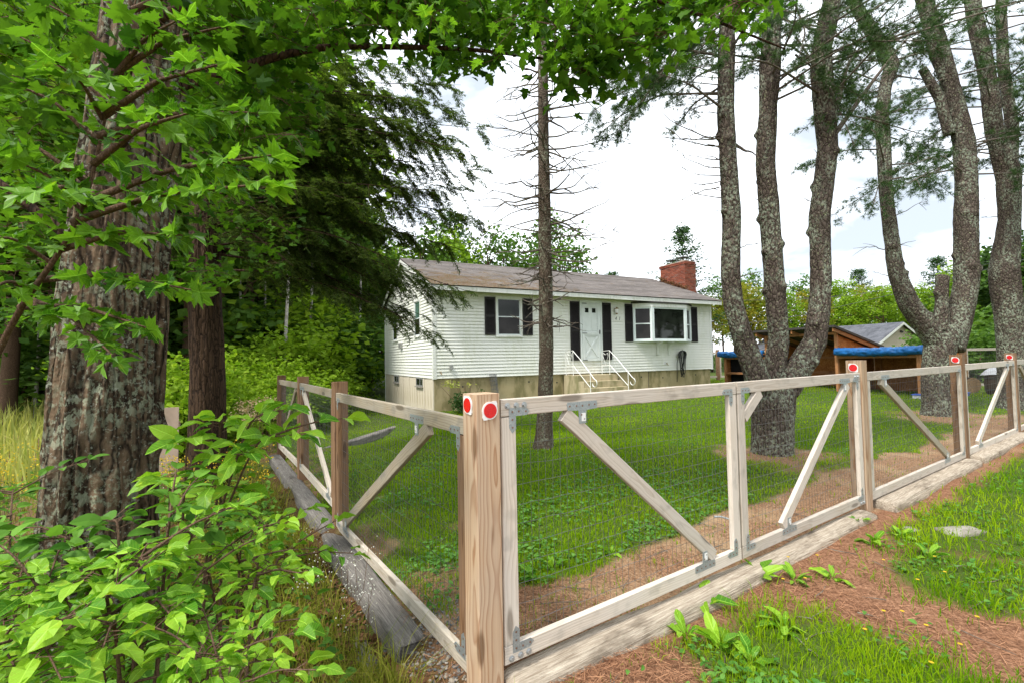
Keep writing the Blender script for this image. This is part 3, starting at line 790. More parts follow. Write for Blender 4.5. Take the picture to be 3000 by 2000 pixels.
def window(a0, a1, z0, z1, axis, glass_top='glass', glass_bot='screen', tw=.07):
    """double-hung window in a flat wall: trim, two sashes with a pane each"""
    def bx(a, b, c, d, e, f): return (a, b, c, d, e, f) if axis == 0 else (c, d, a, b, e, f)
    w_ = hb_('window', 'trim_white', house, bx(a0, a1, -.035, .011, z0, z0 + tw), bx(a0, a1, -.035, .011, z1 - tw, z1), bx(a0, a0 + tw, -.035, .011, z0 + tw, z1 - tw), bx(a1 - tw, a1, -.035, .011, z0 + tw, z1 - tw))
    hb_('sill', 'trim_white', w_, bx(a0 - .01, a1 + .01, -.06, -.036, z0 + .0, z0 + .035))
    zm = (z0 + z1) / 2; i0, i1 = a0 + tw, a1 - tw
    for k, (za, zb_, y) in enumerate(((z0 + tw, zm + .015, -.012), (zm - .015, z1 - tw, -.002))):
        s_ = hb_('sash', 'alu_white', w_, bx(i0, i1, y - .012, y + .008, za, za + .03), bx(i0, i1, y - .012, y + .008, zb_ - .03, zb_), bx(i0, i0 + .03, y - .012, y + .008, za + .03, zb_ - .03), bx(i1 - .03, i1, y - .012, y + .008, za + .03, zb_ - .03))
        hb_('pane', glass_top if k else glass_bot, s_, bx(i0 + .03, i1 - .03, y - .004, y + .003, za + .03, zb_ - .03))
    return w_
window(2.086, 3.05, 2.367, 3.69, 0)
window(1.30, 2.10, 2.42, 3.70, 1, 'glass_green'); window(4.62, 5.46, 2.42, 3.70, 1, 'glass_green')
def shutter(a0, a1, z0, z1):
    fr_ = .045; zm = z0 + (z1 - z0) * .5
    s_ = hb_('shutter', 'shutter', house, (a0, a0 + fr_, -.045, -.014, z0, z1), (a1 - fr_, a1, -.045, -.014, z0, z1), (a0 + fr_, a1 - fr_, -.045, -.014, z0, z0 + .07),
             (a0 + fr_, a1 - fr_, -.045, -.014, z1 - .07, z1), (a0 + fr_, a1 - fr_, -.045, -.014, zm - .035, zm + .035), (a0 + fr_, a1 - fr_, -.018, -.013, z0 + .07, z1 - .07))
    mb = MB(); z = z0 + .085
    while z < z1 - .09:
        if abs(z - zm + .01) > .05:
            mb.add([(a0 + fr_, -.020, z + .024), (a1 - fr_, -.020, z + .024), (a1 - fr_, -.040, z), (a0 + fr_, -.040, z), (a0 + fr_, -.020, z + .020), (a1 - fr_, -.020, z + .020), (a1 - fr_, -.040, z - .005), (a0 + fr_, -.040, z - .005)],
                   [(0, 1, 2, 3), (7, 6, 5, 4), (3, 2, 6, 7), (0, 3, 7, 4), (1, 5, 6, 2)])
        z += .031
    l_ = mb.build('louvers', M['shutter']); l_.parent = s_; l_['kind'] = 'stuff'
for q in ((1.705, 2.07, 2.43, 3.65), (3.078, 3.443, 2.43, 3.65), (4.96, 5.345, 1.57, 3.64), (6.365, 6.755, 1.57, 3.64), (7.42, 7.775, 2.22, 3.64), (10.86, 11.21, 2.22, 3.64)): shutter(*q)
# storm door: frame, upper light with scalloped edge over a panelled door, cross-buck below
door = hb_('door', 'door_white', house, (5.37, 5.44, -.05, .011, 1.53, 3.70), (6.26, 6.33, -.05, .011, 1.53, 3.70), (5.44, 6.26, -.05, .011, 3.60, 3.70), (5.44, 6.26, -.02, .011, 1.53, 3.60))
D0, D1, DZ0, DZ1, DM = 5.455, 6.245, 1.545, 3.585, 2.50
hb_('storm_frame', 'door_white', door, (D0, D0 + .10, -.052, -.022, DZ0, DZ1), (D1 - .10, D1, -.052, -.022, DZ0, DZ1), (D0 + .10, D1 - .10, -.052, -.022, DZ1 - .10, DZ1), (D0 + .10, D1 - .10, -.052, -.022, DM - .05, DM + .06), (D0 + .10, D1 - .10, -.052, -.022, DZ0, DZ0 + .10))
def scallop():
    mb = MB(); x0, x1, z0, z1 = D0 + .10, D1 - .10, DM + .06, DZ1 - .10
    for (h0, h1, fixed, ax, sg) in ((x0, x1, z1, 0, -1), (x0, x1, z0, 0, 1), (z0, z1, x0, 1, 1), (z0, z1, x1, 1, -1)):
        n = int((h1 - h0) / .09); st = (h1 - h0) / n
        for k in range(n):
            pts = [(h0 + st * (k + j / 5), fixed + sg * (.008 + .028 * math.sin(math.pi * j / 5))) for j in range(6)]
            poly = [(h0 + st * k, fixed)] + pts + [(h0 + st * (k + 1), fixed)]
            poly = [(z, x) if ax == 0 else (x, z) for (x, z) in poly]
            mb.prism(poly, 1, -.046, -.026)
    o = mb.build('scalloped_trim', M['door_white']); o.parent = door
scallop()
for (a, b) in ((D0 + .13, D0 + .36), (D0 + .43, D0 + .66)):
    hb_('raised_panel', 'door_white', door, (a, b, -.030, -.0205, 2.62, 3.10))
for (a, b) in ((D0 + .14, D0 + .29), (D0 + .45, D0 + .60)):
    hb_('door_light', 'glass', door, (a, b, -.032, -.0205, 3.26, 3.42))
def xbuck():
    a0, a1, z0, z1 = D0 + .13, D1 - .13, DZ0 + .14, DM - .09
    hb_('cross_frame', 'door_white', door, (a0 - .03, a0, -.036, -.0205, z0, z1), (a1, a1 + .03, -.036, -.0205, z0, z1), (a0, a1, -.036, -.0205, z0 - .03, z0), (a0, a1, -.036, -.0205, z1, z1 + .03))
    for k, (p, q) in enumerate((((a0, z0), (a1, z1)), ((a0, z1), (a1, z0)))):
        d = Vector((q[0] - p[0], 0, q[1] - p[1])).normalized(); n_ = Vector((-d.z, 0, d.x)) * .028
        poly = [(p[1] - n_.z, p[0] - n_.x), (q[1] - n_.z, q[0] - n_.x), (q[1] + n_.z, q[0] + n_.x), (p[1] + n_.z, p[0] + n_.x)]
        o = MB().prism(poly, 1, -.040 - .002 * k, -.0205).build('cross_rail', M['door_white']); o.parent = door
xbuck()
hb_('handle', 'dark_metal', door, (D1 - .06, D1 - .035, -.085, -.053, 2.50, 2.64))
for z in (3.57, 2.51, 1.57): hb_('closer_arm', 'dark_metal', door, (D0 - .01, D0 + .19, -.066, -.053, z, z + .022))
# bay window
bay = empty('bay_window', (0, 0, 0)); bay.parent = house
plan = [(7.83, 0.0), (8.44, -.36), (10.16, -.36), (10.80, 0.0)]
def slab(name, mat, z0, z1, grow, parent):
    p = [(plan[0][0] - grow, .011), (plan[0][0] - grow, -grow * .5), (plan[1][0] - grow * .5, plan[1][1] - grow), (plan[2][0] + grow * .5, plan[2][1] - grow), (plan[3][0] + grow, -grow * .5), (plan[3][0] + grow, .011)]
    o = MB().prism(p, 2, z0, z1).build(name, M[mat]); o.parent = parent
slab('sill', 'alu_white', 2.225, 2.275, .05, bay); slab('head', 'trim_white', 3.52, 3.66, .06, bay); slab('bay_roof', 'roof_edge', 3.662, 3.72, .10, bay)
def bayside(p, q, split, gl):
    d = Vector((q[0] - p[0], q[1] - p[1], 0)); Ln = d.length
    m = frame((p[0], p[1], 2.275), d, z=UP)
    H_ = 3.52 - 2.275; t_ = .055
    mb = MB()
    mb.box(.03, Ln - .03, -.03, .03, 0, t_); mb.box(.03, Ln - .03, -.03, .03, H_ - t_, H_); mb.box(.03, .03 + t_, -.03, .03, t_, H_ - t_); mb.box(Ln - .03 - t_, Ln - .03, -.03, .03, t_, H_ - t_)
    if split: mb.box(.03 + t_, Ln - .03 - t_, -.032, .028, H_ / 2 - .02, H_ / 2 + .02)
    o = mb.build('window_frame', M['alu_white']); o.parent = bay; o.matrix_basis = m
    mb = MB(); mb.box(.03 + t_, Ln - .03 - t_, -.006, .006, t_, H_ - t_)
    g = mb.build('pane', M[gl]); g.parent = o
bayside(plan[0], plan[1], True, 'screen'); bayside(plan[1], plan[2], False, 'glass'); bayside(plan[2], plan[3], True, 'glass')
for (x, y) in plan[1:3]: hb_('mullion', 'alu_white', bay, (x - .055, x + .055, y - .05, y + .05, 2.275, 3.52))
for x in (plan[0][0], plan[3][0]): hb_('mullion', 'alu_white', bay, (x - .04, x + .04, -.05, .011, 2.275, 3.52))
for a in (8.98, 9.57):
    mb = MB(); mb.prism([(-.02, 1.70), (-.02, 2.22), (-.30, 2.22), (-.29, 2.15), (-.16, 2.10), (-.10, 2.0), (-.08, 1.72)], 0, a - .045, a + .045)
    o = mb.build('bracket', M['trim_white']); o.parent = bay

# roof
roof = empty('roof', (0, 0, 0)); roof.parent = house
RA0, RA1 = -.14, HW + .16
ZRID = zr(HD / 2)
for sgn in (0, 1):
    f_ = (lambda b: b) if sgn == 0 else (lambda b: HD - b)
    p = [(f_(-.42), 3.90), (f_(HD / 2), ZRID), (f_(HD / 2), ZRID - .05), (f_(-.42), 3.85)]
    o = MB().prism(p if sgn else p[::-1], 0, RA0, RA1).build('roof_deck', M['roof_edge']); o.parent = roof
def shingle_sheet(name, mat, A0, A1, b0, z0, b1, z1, parent, ex=.135, tab=.305, seed=2, sg=1):
    Ls = math.hypot(b1 - b0, z1 - z0); ub, uz = (b1 - b0) / Ls, (z1 - z0) / Ls
    nb, nz_ = -uz * sg, abs(ub)
    r_ = np.random.default_rng(seed); V, F, T = [], [], []
    n = int(Ls / ex) + 1; c = 0
    for i in range(n):
        t0, t1 = i * ex - .015 * (i == 0), min(Ls, i * ex + ex * 1.25)
        x = A0 - r_.random() * tab
        while x < A1:
            xa, xb = max(A0, x + .004), min(A1, x + tab - .004)
            if xb - xa > .02:
                up0, up1 = .011 + r_.random() * .004, .004
                j = (r_.random() - .5) * .010
                for (xx, tt, uu) in ((xa, t0 + j, up0), (xb, t0 + j, up0), (xb, t1, up1), (xa, t1, up1), (xa, t0 + j, .0015), (xb, t0 + j, .0015)):
                    V.append((xx, b0 + ub * tt + nb * uu, z0 + uz * tt + nz_ * uu))
                F += [(c, c + 1, c + 2, c + 3), (c + 4, c + 5, c + 1, c)]; T += [r_.random()] * 6; c += 6
            x += tab
    o = link(name, npmesh(name, np.array(V), np.array(F), M[mat], False, np.array(T))); o.parent = parent; o['kind'] = 'stuff'
    return o
shingle_sheet('shingles', 'shingles', RA0 - .02, RA1 + .02, -.44, 3.893, HD / 2, ZRID, roof, sg=1)
shingle_sheet('shingles', 'shingles', RA0 - .02, RA1 + .02, HD + .44, 3.893, HD / 2, ZRID, roof, seed=4, sg=-1)
o = MB().prism([(HD / 2 - .16, ZRID - .045), (HD / 2, ZRID + .018), (HD / 2 + .16, ZRID - .045), (HD / 2, ZRID + .004)], 0, RA0 - .02, RA1 + .02).build('ridge_cap', M['shingles']); o.parent = roof
hb_('fascia', 'trim_white', roof, (RA0, 6.62, -.425, -.40, 3.735, 3.868)); hb_('fascia', 'trim_white', roof, (6.63, RA1, -.428, -.40, 3.728, 3.864))
hb_('fascia', 'trim_white', roof, (RA0, RA1, HD + .40, HD + .425, 3.735, 3.868))
hb_('soffit', 'trim_white', roof, (RA0, RA1, -.399, .01, 3.795, 3.815)); hb_('soffit', 'trim_white', roof, (RA0, RA1, HD - .01, HD + .399, 3.795, 3.815))
for x0, x1 in ((RA0 - .005, RA0 + .02), (RA1 - .02, RA1 + .005)):
    for s_ in (0, 1):
        f_ = (lambda b: b) if s_ == 0 else (lambda b: HD - b)
        p = [(f_(-.41), 3.86), (f_(HD / 2), ZRID - .045), (f_(HD / 2), ZRID - .19), (f_(-.41), 3.715)]
        o = MB().prism(p if s_ else p[::-1], 0, x0, x1).build('rake_board', M['trim_white']); o.parent = roof
# chimney
CA0, CA1, CB0, CB1, CZ = 12.27, 12.93, 1.5, 3.03, 5.96
chim = hb_('chimney', 'mortar', house, (CA0 + .012, CA1 - .012, CB0 + .012, CB1 - .012, -.2, CZ - .02))
bl, bh, bd = .2, .058, .05
mA = MB().box(0, bd, .005, bl - .005, .005, bh - .004).mesh('brick', M['brick']); mB = MB().box(.005, bl - .005, 0, bd, .005, bh - .004).mesh('brick', M['brick'])
mAh = MB().box(0, bd, .005, bl / 2 - .005, .005, bh - .004).mesh('brick', M['brick']); mBh = MB().box(.005, bl / 2 - .005, 0, bd, .005, bh - .004).mesh('brick', M['brick'])
nrow = 34
for i in range(nrow):
    z = CZ - (i + 1) * .0655
    pr = .03 if i < 2 else 0
    y = CB0 - pr; first = i % 2
    zlim = zr(CB0) if True else 0
    while y < CB1 + pr - .05:
        l_ = bl / 2 if first else bl
        l_ = l_ if y + l_ <= CB1 + pr + .03 else bl / 2
        if z > zr(y + .1) - .25:
            o = link('brick', mA if l_ == bl else mAh); o.parent = chim; o.location = (CA0 - pr + random.uniform(-.003, .003), y, z)
        y += l_; first = 0
    x = CA0 - pr + bd * 0; first = (i + 1) % 2; x += .0
    while x < CA1 + pr - .05:
        l_ = bl / 2 if first else bl
        l_ = l_ if x + l_ <= CA1 + pr + .03 else bl / 2
        if z > 4.2:
            o = link('brick', mB if l_ == bl else mBh); o.parent = chim; o.location = (x + .002, CB0 - pr - .003 + random.uniform(-.003, .003), z)
        x += l_; first = 0
hb_('cap_slab', 'mortar', chim, (CA0 - .02, CA1 + .02, CB0 - .02, CB1 + .02, CZ - .012, CZ + .02))
for (b, a) in ((1.85, 12.55), (2.55, 12.62)):
    mb = MB(); mb.box(a - .13, a + .13, b - .13, b + .13, CZ + .02, CZ + .10)
    c_ = mb.build('flue', M['mortar']); c_.parent = chim
    mb = MB(); mb.add([(a - .22, b - .24, CZ + .23), (a + .22, b - .24, CZ + .23), (a + .22, b + .24, CZ + .23), (a - .22, b + .24, CZ + .23), (a, b, CZ + .32)], [(3, 2, 1, 0), (0, 1, 4), (1, 2, 4), (2, 3, 4), (3, 0, 4)])
    for sx_, sy_ in ((-1, -1), (1, -1), (1, 1), (-1, 1)): mb.tube([(a + sx_ * .11, b + sy_ * .11, CZ + .08), (a + sx_ * .17, b + sy_ * .18, CZ + .232)], .009, 4)
    o = mb.build('rain_hood', M['dark_metal']); o.parent = c_
# small fittings on the walls
hb_('outlet_box', 'metal_grey', house, (.50, .60, -.075, -.005, 1.37, 1.50)); hb_('meter_box', 'metal_grey', house, (-.10, .0, 3.85, 4.15, 2.14, 2.34))
def spigot(a, z):
    mb = MB(); mb.tube([(a, -.01, z), (a, -.09, z), (a + .02, -.12, z - .06)], [.014, .014, .011], 6); mb.tube([(a - .03, -.085, z + .035), (a + .03, -.085, z + .035)], .010, 6)
    o = mb.build('spigot', M['brass']); o.parent = house
spigot(.21, 1.28); spigot(9.42, 1.37); hb_('spigot_plate', 'plastic_white', house, (9.34, 9.46, -.02, -.003, 1.32, 1.46))
lamp = MB()
lamp.tube([(6.95, -.01, 3.34), (6.95, -.10, 3.36)], .012, 6); lamp.tube([(6.95, -.12, 3.22), (6.95, -.12, 3.30), (6.95, -.12, 3.41), (6.95, -.12, 3.44), (6.95, -.12, 3.49)], [.03, .055, .075, .085, .012], 8)
o = lamp.build('wall_lantern', M['brass']); o.parent = house
g_ = MB(); g_.tube([(6.95, -.12, 3.27), (6.95, -.12, 3.415)], [.062, .079], 8); o2 = g_.build('lantern_glass', M['plastic_white']); o2.parent = o
plq = hb_('number_plaque', 'siding', house, (6.88, 7.28, -.03, -.006, 2.98, 3.19))
for k, (ch, a) in enumerate((('4', 6.93), ('1', 7.10))):
    cu = bpy.data.curves.new('house_number', 'FONT'); cu.body = ch; cu.size = .19; cu.extrude = .004; cu.shear = .3
    cu.materials.append(M['black_print'])
    o = bpy.data.objects.new('house_number', cu); col.objects.link(o); o.parent = plq
    o.location = (a, -.034, 3.015); o.rotation_euler = (R(90), 0, 0); o.scale = (.8, 1, 1)
    bpy.context.view_layer.update(); me = bpy.data.meshes.new_from_object(o.evaluated_get(bpy.context.evaluated_depsgraph_get()))
    n_ = link('house_number', me, M['black_print'], plq); n_.location = o.location; n_.rotation_euler = o.rotation_euler; n_.scale = o.scale; bpy.data.objects.remove(o)

# front steps with two curled handrails
steps = empty('front_steps', hpt(5.5, -.8, 0), HYAW, 'mossy concrete front steps with two pale curled handrails', 'steps')
IM = Matrix.Translation((-5.5, .8, 0))
def st_(name, mat, mb, parent=steps, smooth=False):
    o = mb.build(name, M[mat], None, None, smooth); o.parent = parent
    if parent == steps: o.matrix_basis = IM
    return o
SA0, SA1 = 4.66, 6.28
st_('landing', 'step_concrete', MB().box(SA0, SA1, -.85, -.002, -.3, 1.07))
for i, (b0, b1, z) in enumerate(((-1.17, -.852, .88), (-1.49, -1.172, .68), (-1.81, -1.492, .48))):
    st_('tread', 'step_concrete', MB().box(SA0, SA1, b0, b1, -.3, z))
for k, a in enumerate((SA0 + .02, SA1 - .06)):
    rail_ = [(a, -.12, 1.88), (a, -.55, 1.90), (a, -.95, 1.62), (a, -1.35, 1.29), (a, -1.72, .98)]
    cu_ = [(a, -1.72 - .12 * math.sin(t), .98 - .12 + .12 * math.cos(t)) for t in np.linspace(.5, 4.6, 9)]
    mb = MB(); mb.tube(rail_ + cu_, .016, 6, squash=.6)
    hr = st_('handrail', 'metal_pale', mb)
    mb = MB()
    for (b, z0, z1) in ((-.12, .95, 1.87), (-.55, .95, 1.88), (-1.50, .5, 1.15)): mb.tube([(a, b, z0), (a, b, z1)], .014, 4)
    mb.tube([(a, -.56, 1.40), (a, -1.48, .72)], .012, 4); mb.tube([(a, -.12, 1.38), (a, -.55, 1.38)], .010, 4)
    mb.tube([(a, -.22, 1.82), (a, -.18, 1.72), (a, -.33, 1.40), (a, -.48, 1.72), (a, -.44, 1.82), (a, -.36, 1.76), (a, -.30, 1.76), (a, -.22, 1.82)], .009, 4)
    o = mb.build('railing_frame', M['metal_pale']); o.parent = hr

# garden hose on its hanger, wire roll against the foundation
hose = empty('garden_hose', hpt(10.17, -.05, .6), HYAW, 'black garden hose coiled over a grey wall hanger under the bay window', 'hose')
mb = MB(); mb.tube([(0, -.02, 1.10), (0, -.05, 1.10), (0, -.06, 1.10)], [.15, .15, .10], 14); mb.tube([(.04, -.02, 1.22), (.05, -.10, 1.32)], .012, 5)
o = mb.build('hanger', M['metal_grey']); o.parent = hose; o.scale = (1, 1, 1)
for k in range(9):
    mb = MB(); r1 = random.uniform(.15, .2); dz = random.uniform(.55, .92); ox = random.uniform(-.07, .04)
    pts = []
    for t in np.linspace(0, 2 * math.pi, 22):
        s_ = math.sin(t); c_ = math.cos(t)
        pts.append((r1 * s_ * (1 if c_ > 0 else .75) + ox * (1 - c_) / 2, -.075 - .012 * k + .02 * s_, 1.12 + (.15 if c_ > 0 else dz) * c_))
    mb.tube(pts, .0125, 6); o = mb.build('hose_loop', M['rubber'], smooth=True); o.parent = hose
mb = MB(); mb.tube([(-.16, -.1, 1.15), (-.29, -.1, .8), (-.31, -.1, .3), (-.32, -.1, .05)], .0125, 6); o = mb.build('hose_end', M['rubber'], smooth=True); o.parent = hose
roll = empty('wire_roll', hpt(1.98, -.25, hz(*hpt(1.98, -.25)[:2])), HYAW, 'roll of grey wire mesh leaning on the house foundation', 'wire roll')
mb = MB()
for k in range(26):
    a = k * 2.4; r_ = .05 + .085 * (k / 26)
    mb.tube([(r_ * math.cos(a), r_ * math.sin(a), 0), (r_ * math.cos(a) - .08, r_ * math.sin(a) + .1, 1.05)], .005, 3, False)
for j in range(8):
    z = .05 + j * .13
    mb.tube([((.05 + .085 * t / 40) * math.cos(t * .45) - .08 * z, (.05 + .085 * t / 40) * math.sin(t * .45) + .1 * z, z) for t in range(41)], .0035, 3, False)
o = mb.build('wire', M['wire']); o.parent = roll
# ------------------------------------------------------------------ open shed with rolled tarps
def osb_mat():
    t = NT('osb')
    v = t.shuffled()
    vo = t.n('ShaderNodeTexVoronoi', {'Vector': t.map(v, (1, 1, 1)), 'Scale': 26.0})
    n = t.noise(v, 3, 3)
    c = t.ramp(vo.outputs['Color'], [(0, (.24, .085, .02)), (.5, (.38, .15, .04)), (1, (.48, .22, .07))])
    M['osb'] = t.fin(t.mix(t.math('MULTIPLY', t.step(n, .4, .7), .4), c, (.16, .055, .018)), .75, .2)
osb_mat()
plain('tarp_blue', (.010, .115, .34), .5, .35, var=.4, sc_=9, bump=.5)
plain('flat_black', (.012, .012, .013), .9, .1)
plain('tarp_grey', (.56, .57, .58), .45, .3, var=.12, bump=.4)
plain('barrel_brown', (.075, .045, .03), .6, .3, var=.3)
plain('log_end', (.34, .22, .12), .85, .1, var=.25, sc_=14)
plain('blue_plastic', (.04, .10, .42), .4, .4)
plain('board_pink', (.52, .39, .31), .8, .15, var=.12)
plain('pale_green', (.33, .40, .28), .7, .2)
SO, SYAW = (9.67, 20.98), math.atan2(-.925, .38)
shed = empty('open_shed', (*SO, .30), SYAW, 'open fronted wooden shed with rolled blue tarps under low side roofs', 'shed')
def sh_(name, mat, *boxes, parent=shed):
    mb = MB()
    for b in boxes: mb.box(*b)
    o = mb.build(name, M[mat]); o.parent = parent
    return o
XL, XC0, XC1, XR, DP = 0.0, 2.16, 4.955, 7.44, 2.1
for x, h in ((XL + .05, 1.35), (XC0, 2.12), (XC1, 2.12), (XR - .05, 1.35)):
    sh_('post', 'shed_wood', (x - .045, x + .045, -.05, .045, -.4, h))
for x, h in ((XC0 + .055, 1.35), (XC1 + .25, 1.3), (6.35, 1.3), (1.1, 1.3)):
    sh_('stud', 'shed_wood', (x - .02, x + .02, DP - .07, DP - .012, -.2, h))
sh_('back_wall', 'osb', (XL, XC0 - .01, DP - .01, DP, -.4, 1.35)); sh_('back_wall', 'osb', (XC0, XC1, DP - .01, DP + .004, -.4, 1.6)); sh_('back_wall', 'osb', (XC1 + .01, XR, DP - .01, DP, -.4, 1.35))
for x in (XC0, XC1):
    o = MB().prism([(.06, -.4), (DP - .02, -.4), (DP - .02, 1.45), (.06, 2.02)], 0, x - .03, x - .012).build('side_panel', M['osb']); o.parent = shed
for x in (XL, XR): 
    o = MB().prism([(.06, -.4), (DP - .02, -.4), (DP - .02, 1.2), (.06, 1.3)], 0, x - .012, x + .006).build('side_panel', M['osb']); o.parent = shed
sh_('base_board', 'shed_wood', (XC1 + .05, XR - .1, -.04, -.005, -.22, -.08)); sh_('base_board', 'shed_wood', (XC0 + .05, XC1 - .05, -.04, -.005, -.25, -.1))
for z in (.55, 1.15): sh_('wall_girt', 'shed_wood', (XC0 + .05, XC1 - .05, DP - .06, DP - .014, z, z + .09))
sh_('header', 'shed_wood', (XC0 + .05, XC1 - .05, -.03, .01, 2.02, 2.11)); sh_('header', 'shed_wood', (XC1 + .05, XR - .1, -.03, .01, 1.18, 1.27)); sh_('header', 'shed_wood', (XL + .1, XC0 - .05, -.03, .01, 1.18, 1.27))
sh_('shelf', 'shed_wood', (XL + .1, XC0 - .05, -.04, .2, .52, .60))
sh_('dark_sheet', 'flat_black', (XL + .1, XC0 - .06, .25, .28, -.3, 1.17))  # thin black sheet closing the left bay just behind its front
o = MB().prism([(-.45, 2.26), (-.45, 2.34), (DP + .2, 1.60), (DP + .2, 1.52)], 0, XC0 - .25, XC1 + .25).build('roof', M['roof_edge']); o.parent = shed
for k in range(5):
    x = XC0 - .15 + k * (XC1 - XC0 + .3) / 4
    q = MB().prism([(-.40, 2.12), (-.40, 2.25), (DP + .15, 1.53), (DP + .15, 1.41)], 0, x - .02, x + .02).build('rafter', M['shed_wood']); q.parent = shed
for (x0, x1) in ((XL - .1, XC0 - .06), (XC1 + .02, XR + .1)):
    o = MB().prism([(-.1, 1.36), (-.1, 1.39), (DP + .2, 1.22), (DP + .2, 1.19)], 0, x0, x1).build('roof', M['osb']); o.parent = shed
def tarp_roll(x0, x1, lab):
    n = 70; A = np.linspace(0, 2 * np.pi, 20, endpoint=False); X = np.linspace(x0, x1, n)
    xx, aa = np.meshgrid(X, A, indexing='ij')
    r = .125 + (fbm(xx * 9, np.cos(aa) * 3, np.sin(aa) * 3, 3) - .5) * .085 + .02 * np.sin(aa * 1.0 + 2)
    zz = 1.42 + r * np.sin(aa) * 1.05 - .03 * np.sin((xx - x0) / (x1 - x0) * np.pi)
    v = np.stack([xx, -.14 + r * np.cos(aa) * 1.1, zz], -1).reshape(-1, 3)
    i_ = np.arange(n * 20).reshape(n, 20)
    q = np.stack([i_[:-1], np.roll(i_, -1, 1)[:-1], np.roll(i_, -1, 1)[1:], i_[1:]], -1).reshape(-1, 4)
    o = link('rolled_tarp', npmesh('rolled_tarp', v, [q, np.array([i_[0][::-1], i_[-1]])], M['tarp_blue'], True))
    o.location = (*SO, .30); o.rotation_euler = (0, 0, SYAW)
    tag(o, lab, 'tarp', 'rolled blue tarps on the shed')
tarp_roll(XL - .2, XC0 - .1, 'short blue tarp roll on the shed, between the house and the pine')
tarp_roll(XC1 + .05, XR + .12, 'long blue tarp roll on the shed, below the tan garage gable')

# ------------------------------------------------------------------ garage beyond
gar = empty('garage', (28.7, 34.0, .2), R(24.5), 'tan sided garage with dark grey shingle roof behind the shed', 'garage')
def gp(mb, name, mat, parent=gar):
    o = mb.build(name, M[mat]); o.parent = parent; return o
GH, GE, GL = 3.65, 1.98, 9.5
gw = gp(MB().prism([(GH, -.5), (GH, GE), (0, 3.62), (-GH, GE), (-GH, -.5)][::-1], 1, .02, .1) if False else MB().prism([(-.5, -GH), (GE, -GH), (3.62, 0), (GE, GH), (-.5, GH)], 1, .02, .1), 'wall', 'siding_tan')
gp(MB().box(-GH, -GH + .1, .1, GL, -.5, GE), 'wall', 'siding_tan'); gp(MB().box(GH - .1, GH, .1, GL, -.5, GE), 'wall', 'siding_tan'); gp(MB().box(-GH + .1, GH - .1, GL - .1, GL, -.5, GE), 'wall', 'siding_tan')
gs = MB().prism([(0, 0), (0, .125), (-.004, .125), (-.022, .004), (-.022, 0)], 0, 0, 1).mesh('siding_board', M['siding_tan'])
for i in range(32):
    z = -.4 + i * .12
    hw = GH - .06 if z + .12 < GE else (3.62 - z - .12) / (3.62 - GE) * GH - .05
    if hw < .15: continue
    o = link('siding_board', gs); o.parent = gw; o.location = (-hw, .02, z); o.scale = (2 * hw, 1, 1)
gr_ = empty('roof', (0, 0, 0)); gr_.parent = gar
for s_ in (1, -1):
    p = [(3.66, 0), (GE - .12, s_ * (GH + .28)), (GE - .20, s_ * (GH + .28)), (3.57, 0)]
    o = MB().prism(p if s_ > 0 else p[::-1], 1, -.25, GL + .25).build('roof_deck', M['roof_edge']); o.parent = gr_
    p = [(3.64, 0), (GE - .13, s_ * (GH + .27)), (GE - .30, s_ * (GH + .27)), (3.47, 0)]
    o = MB().prism(p if s_ > 0 else p[::-1], 1, -.28, -.255).build('rake_board', M['trim_white']); o.parent = gr_
    o = MB().box(s_ * (GH + .28) - .012, s_ * (GH + .28) + .012, -.25, GL, GE - .32, GE - .20).build('fascia', M['trim_white']); o.parent = gr_
def garage_shingles():
    V, F, T = [], [], []; c = 0; r_ = np.random.default_rng(5)
    for s_ in (1, -1):
        dx, dz = s_ * (GH + .28), GE - .12 - 3.66; Ls = math.hypot(dx, dz); n = int(Ls / .19)
        for i in range(n):
            t0, t1 = i / n, (i + 1.2) / n
            y = -.27 - r_.random() * .4
            while y < GL + .25:
                y1 = min(y + .39, GL + .26); ya = max(y, -.27)
                if y1 > ya:
                    for (yy, tt, u_) in ((ya, t0, .008), (y1, t0, .008), (y1, min(t1, 1.01), .022), (ya, min(t1, 1.01), .022)): V.append((dx * tt, yy, 3.66 + dz * tt + u_))
                    F.append((c, c + 1, c + 2, c + 3)); c += 4; T += [r_.random()] * 4
                y += .4
    o = link('shingles', npmesh('shingles', np.array(V), np.array(F), M['shingles_dark'], False, np.array(T))); o.parent = gr_; o['kind'] = 'stuff'
garage_shingles()
mb = MB(); disc(mb, .0, 2.98, .07, -.12, -.02, 10); disc(mb, .16, 2.94, .06, -.12, -.02, 10); gp(mb, 'floodlight', 'dark_metal')

